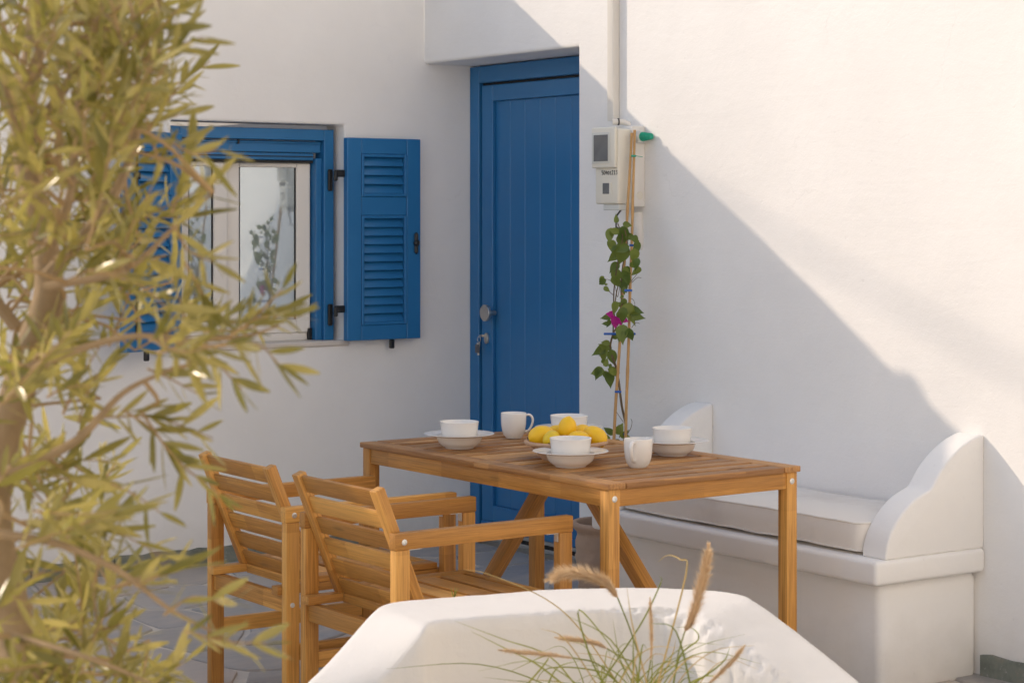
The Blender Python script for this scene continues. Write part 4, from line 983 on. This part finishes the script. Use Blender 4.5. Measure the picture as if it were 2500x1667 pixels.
    for a, b in twigs:
        L = (b - a).length; d = (b - a).normalized(); bend = d.orthogonal().normalized() * rnd.uniform(-.02, .02)
        pt = spline([a, a.lerp(b, .5) + bend, b], 5); tube_bm(twb, pt, [.0021 - .0012 * i / len(pt) for i in range(len(pt))], 4)
        np_ = max(3, int(L / .020)); u = d.orthogonal().normalized(); v = d.cross(u); ph = rnd.uniform(0, 6.28)
        for k in range(np_ + 1):
            t = (k + .3) / (np_ + .3); i = min(len(pt) - 2, int(t * (len(pt) - 1))); p = pt[i].lerp(pt[i + 1], t * (len(pt) - 1) - i)
            for s in (0, 1):
                if rnd.random() < .14: continue
                an = ph + k * 1.57 + s * 3.1416 + rnd.gauss(0, .25); out = u * math.cos(an) + v * math.sin(an)
                ld = (out * rnd.uniform(.6, 1.0) + d * rnd.uniform(.45, 1.1) + UP * rnd.uniform(-.25, .2)).normalized()
                if k == np_: ld = (d + out * .35).normalized()
                nr = (d * .9 - out * .3 + UP * .5 + Vector((rnd.gauss(0, .3), rnd.gauss(0, .3), rnd.gauss(0, .3)))); y_ = nr.cross(ld).normalized(); z_ = ld.cross(y_)
                sz = rnd.uniform(.040, .072) * (1 - .25 * (k == np_))
                M = Matrix((ld, y_, z_)).transposed().to_4x4() @ Matrix.Diagonal((sz, sz, sz, 1)); M.translation = p
                leaves.append((M, rnd.randrange(5)))
    tw_me = bm_mesh(twb); o = link('twig', tw_me, tree, M_TWIG); o['kind'] = 'stuff'
    # the leaves that stand out at the crown's edge towards the house are single parts
    def score(M):
        p = M.translation + base - CAM; z = p.dot(FW); px = 1250 + F_PX * p.dot(RT) / z; py = Y_H - F_PX * p.z / z
        return px - (0 if 0 < py < 1667 else 4000)
    order = sorted(range(len(leaves)), key=lambda i: -score(leaves[i][0])); single = set(order[:290])
    for i, (M, k) in enumerate(leaves):
        if i in single: link('leaf', LM[k][0], tree, None, M)
        else:
            o0 = len(cv); cv += [tuple(M @ Vector(p)) for p in LM[k][1]]; cf += [tuple(o0 + q for q in f) for f in LM[k][2]]
    o = link('crown', pd_mesh(cv, cf, True), tree, M_OLIVE); o['kind'] = 'stuff'
    print('olive leaves', len(leaves))
olive()

# ------------------------------------------------------------------ overhead line whose soft shadow crosses the wall
W1, W3 = Vector((0, -2.53, 1.40)), Vector((0, -3.50, 1.026))
P1, P3 = W1 + SUN * 17.0, W3 + SUN * (17.0 + (1.40 - 1.026) / SUN.z); d = (P3 - P1).normalized()
A, B_ = P1 - d * 18, P1 + d * 18
cb = tube('overhead_cable', [A.lerp(B_, i / 12) for i in range(13)], .016, M_CABLE, None, 8); tag(cb, 'black overhead cable strung between utility poles beyond house', 'cable')
for k, e_ in enumerate((A, B_)):
    up_ = tag(empty('utility_pole', (e_.x, e_.y, -.05)), ('wooden utility pole standing behind the house', 'wooden utility pole standing beyond the terrace')[k], 'pole', 'utility poles')
    tube('shaft', [(0, 0, 0), (0, 0, 5), (0, 0, e_.z + .45)], [.14, .12, .09], M_STEM, up_, 12)
    tube('crossarm', [(-.5, 0, e_.z + .0), (.5, 0, e_.z + .0)], .04, M_STEM, up_, 8)
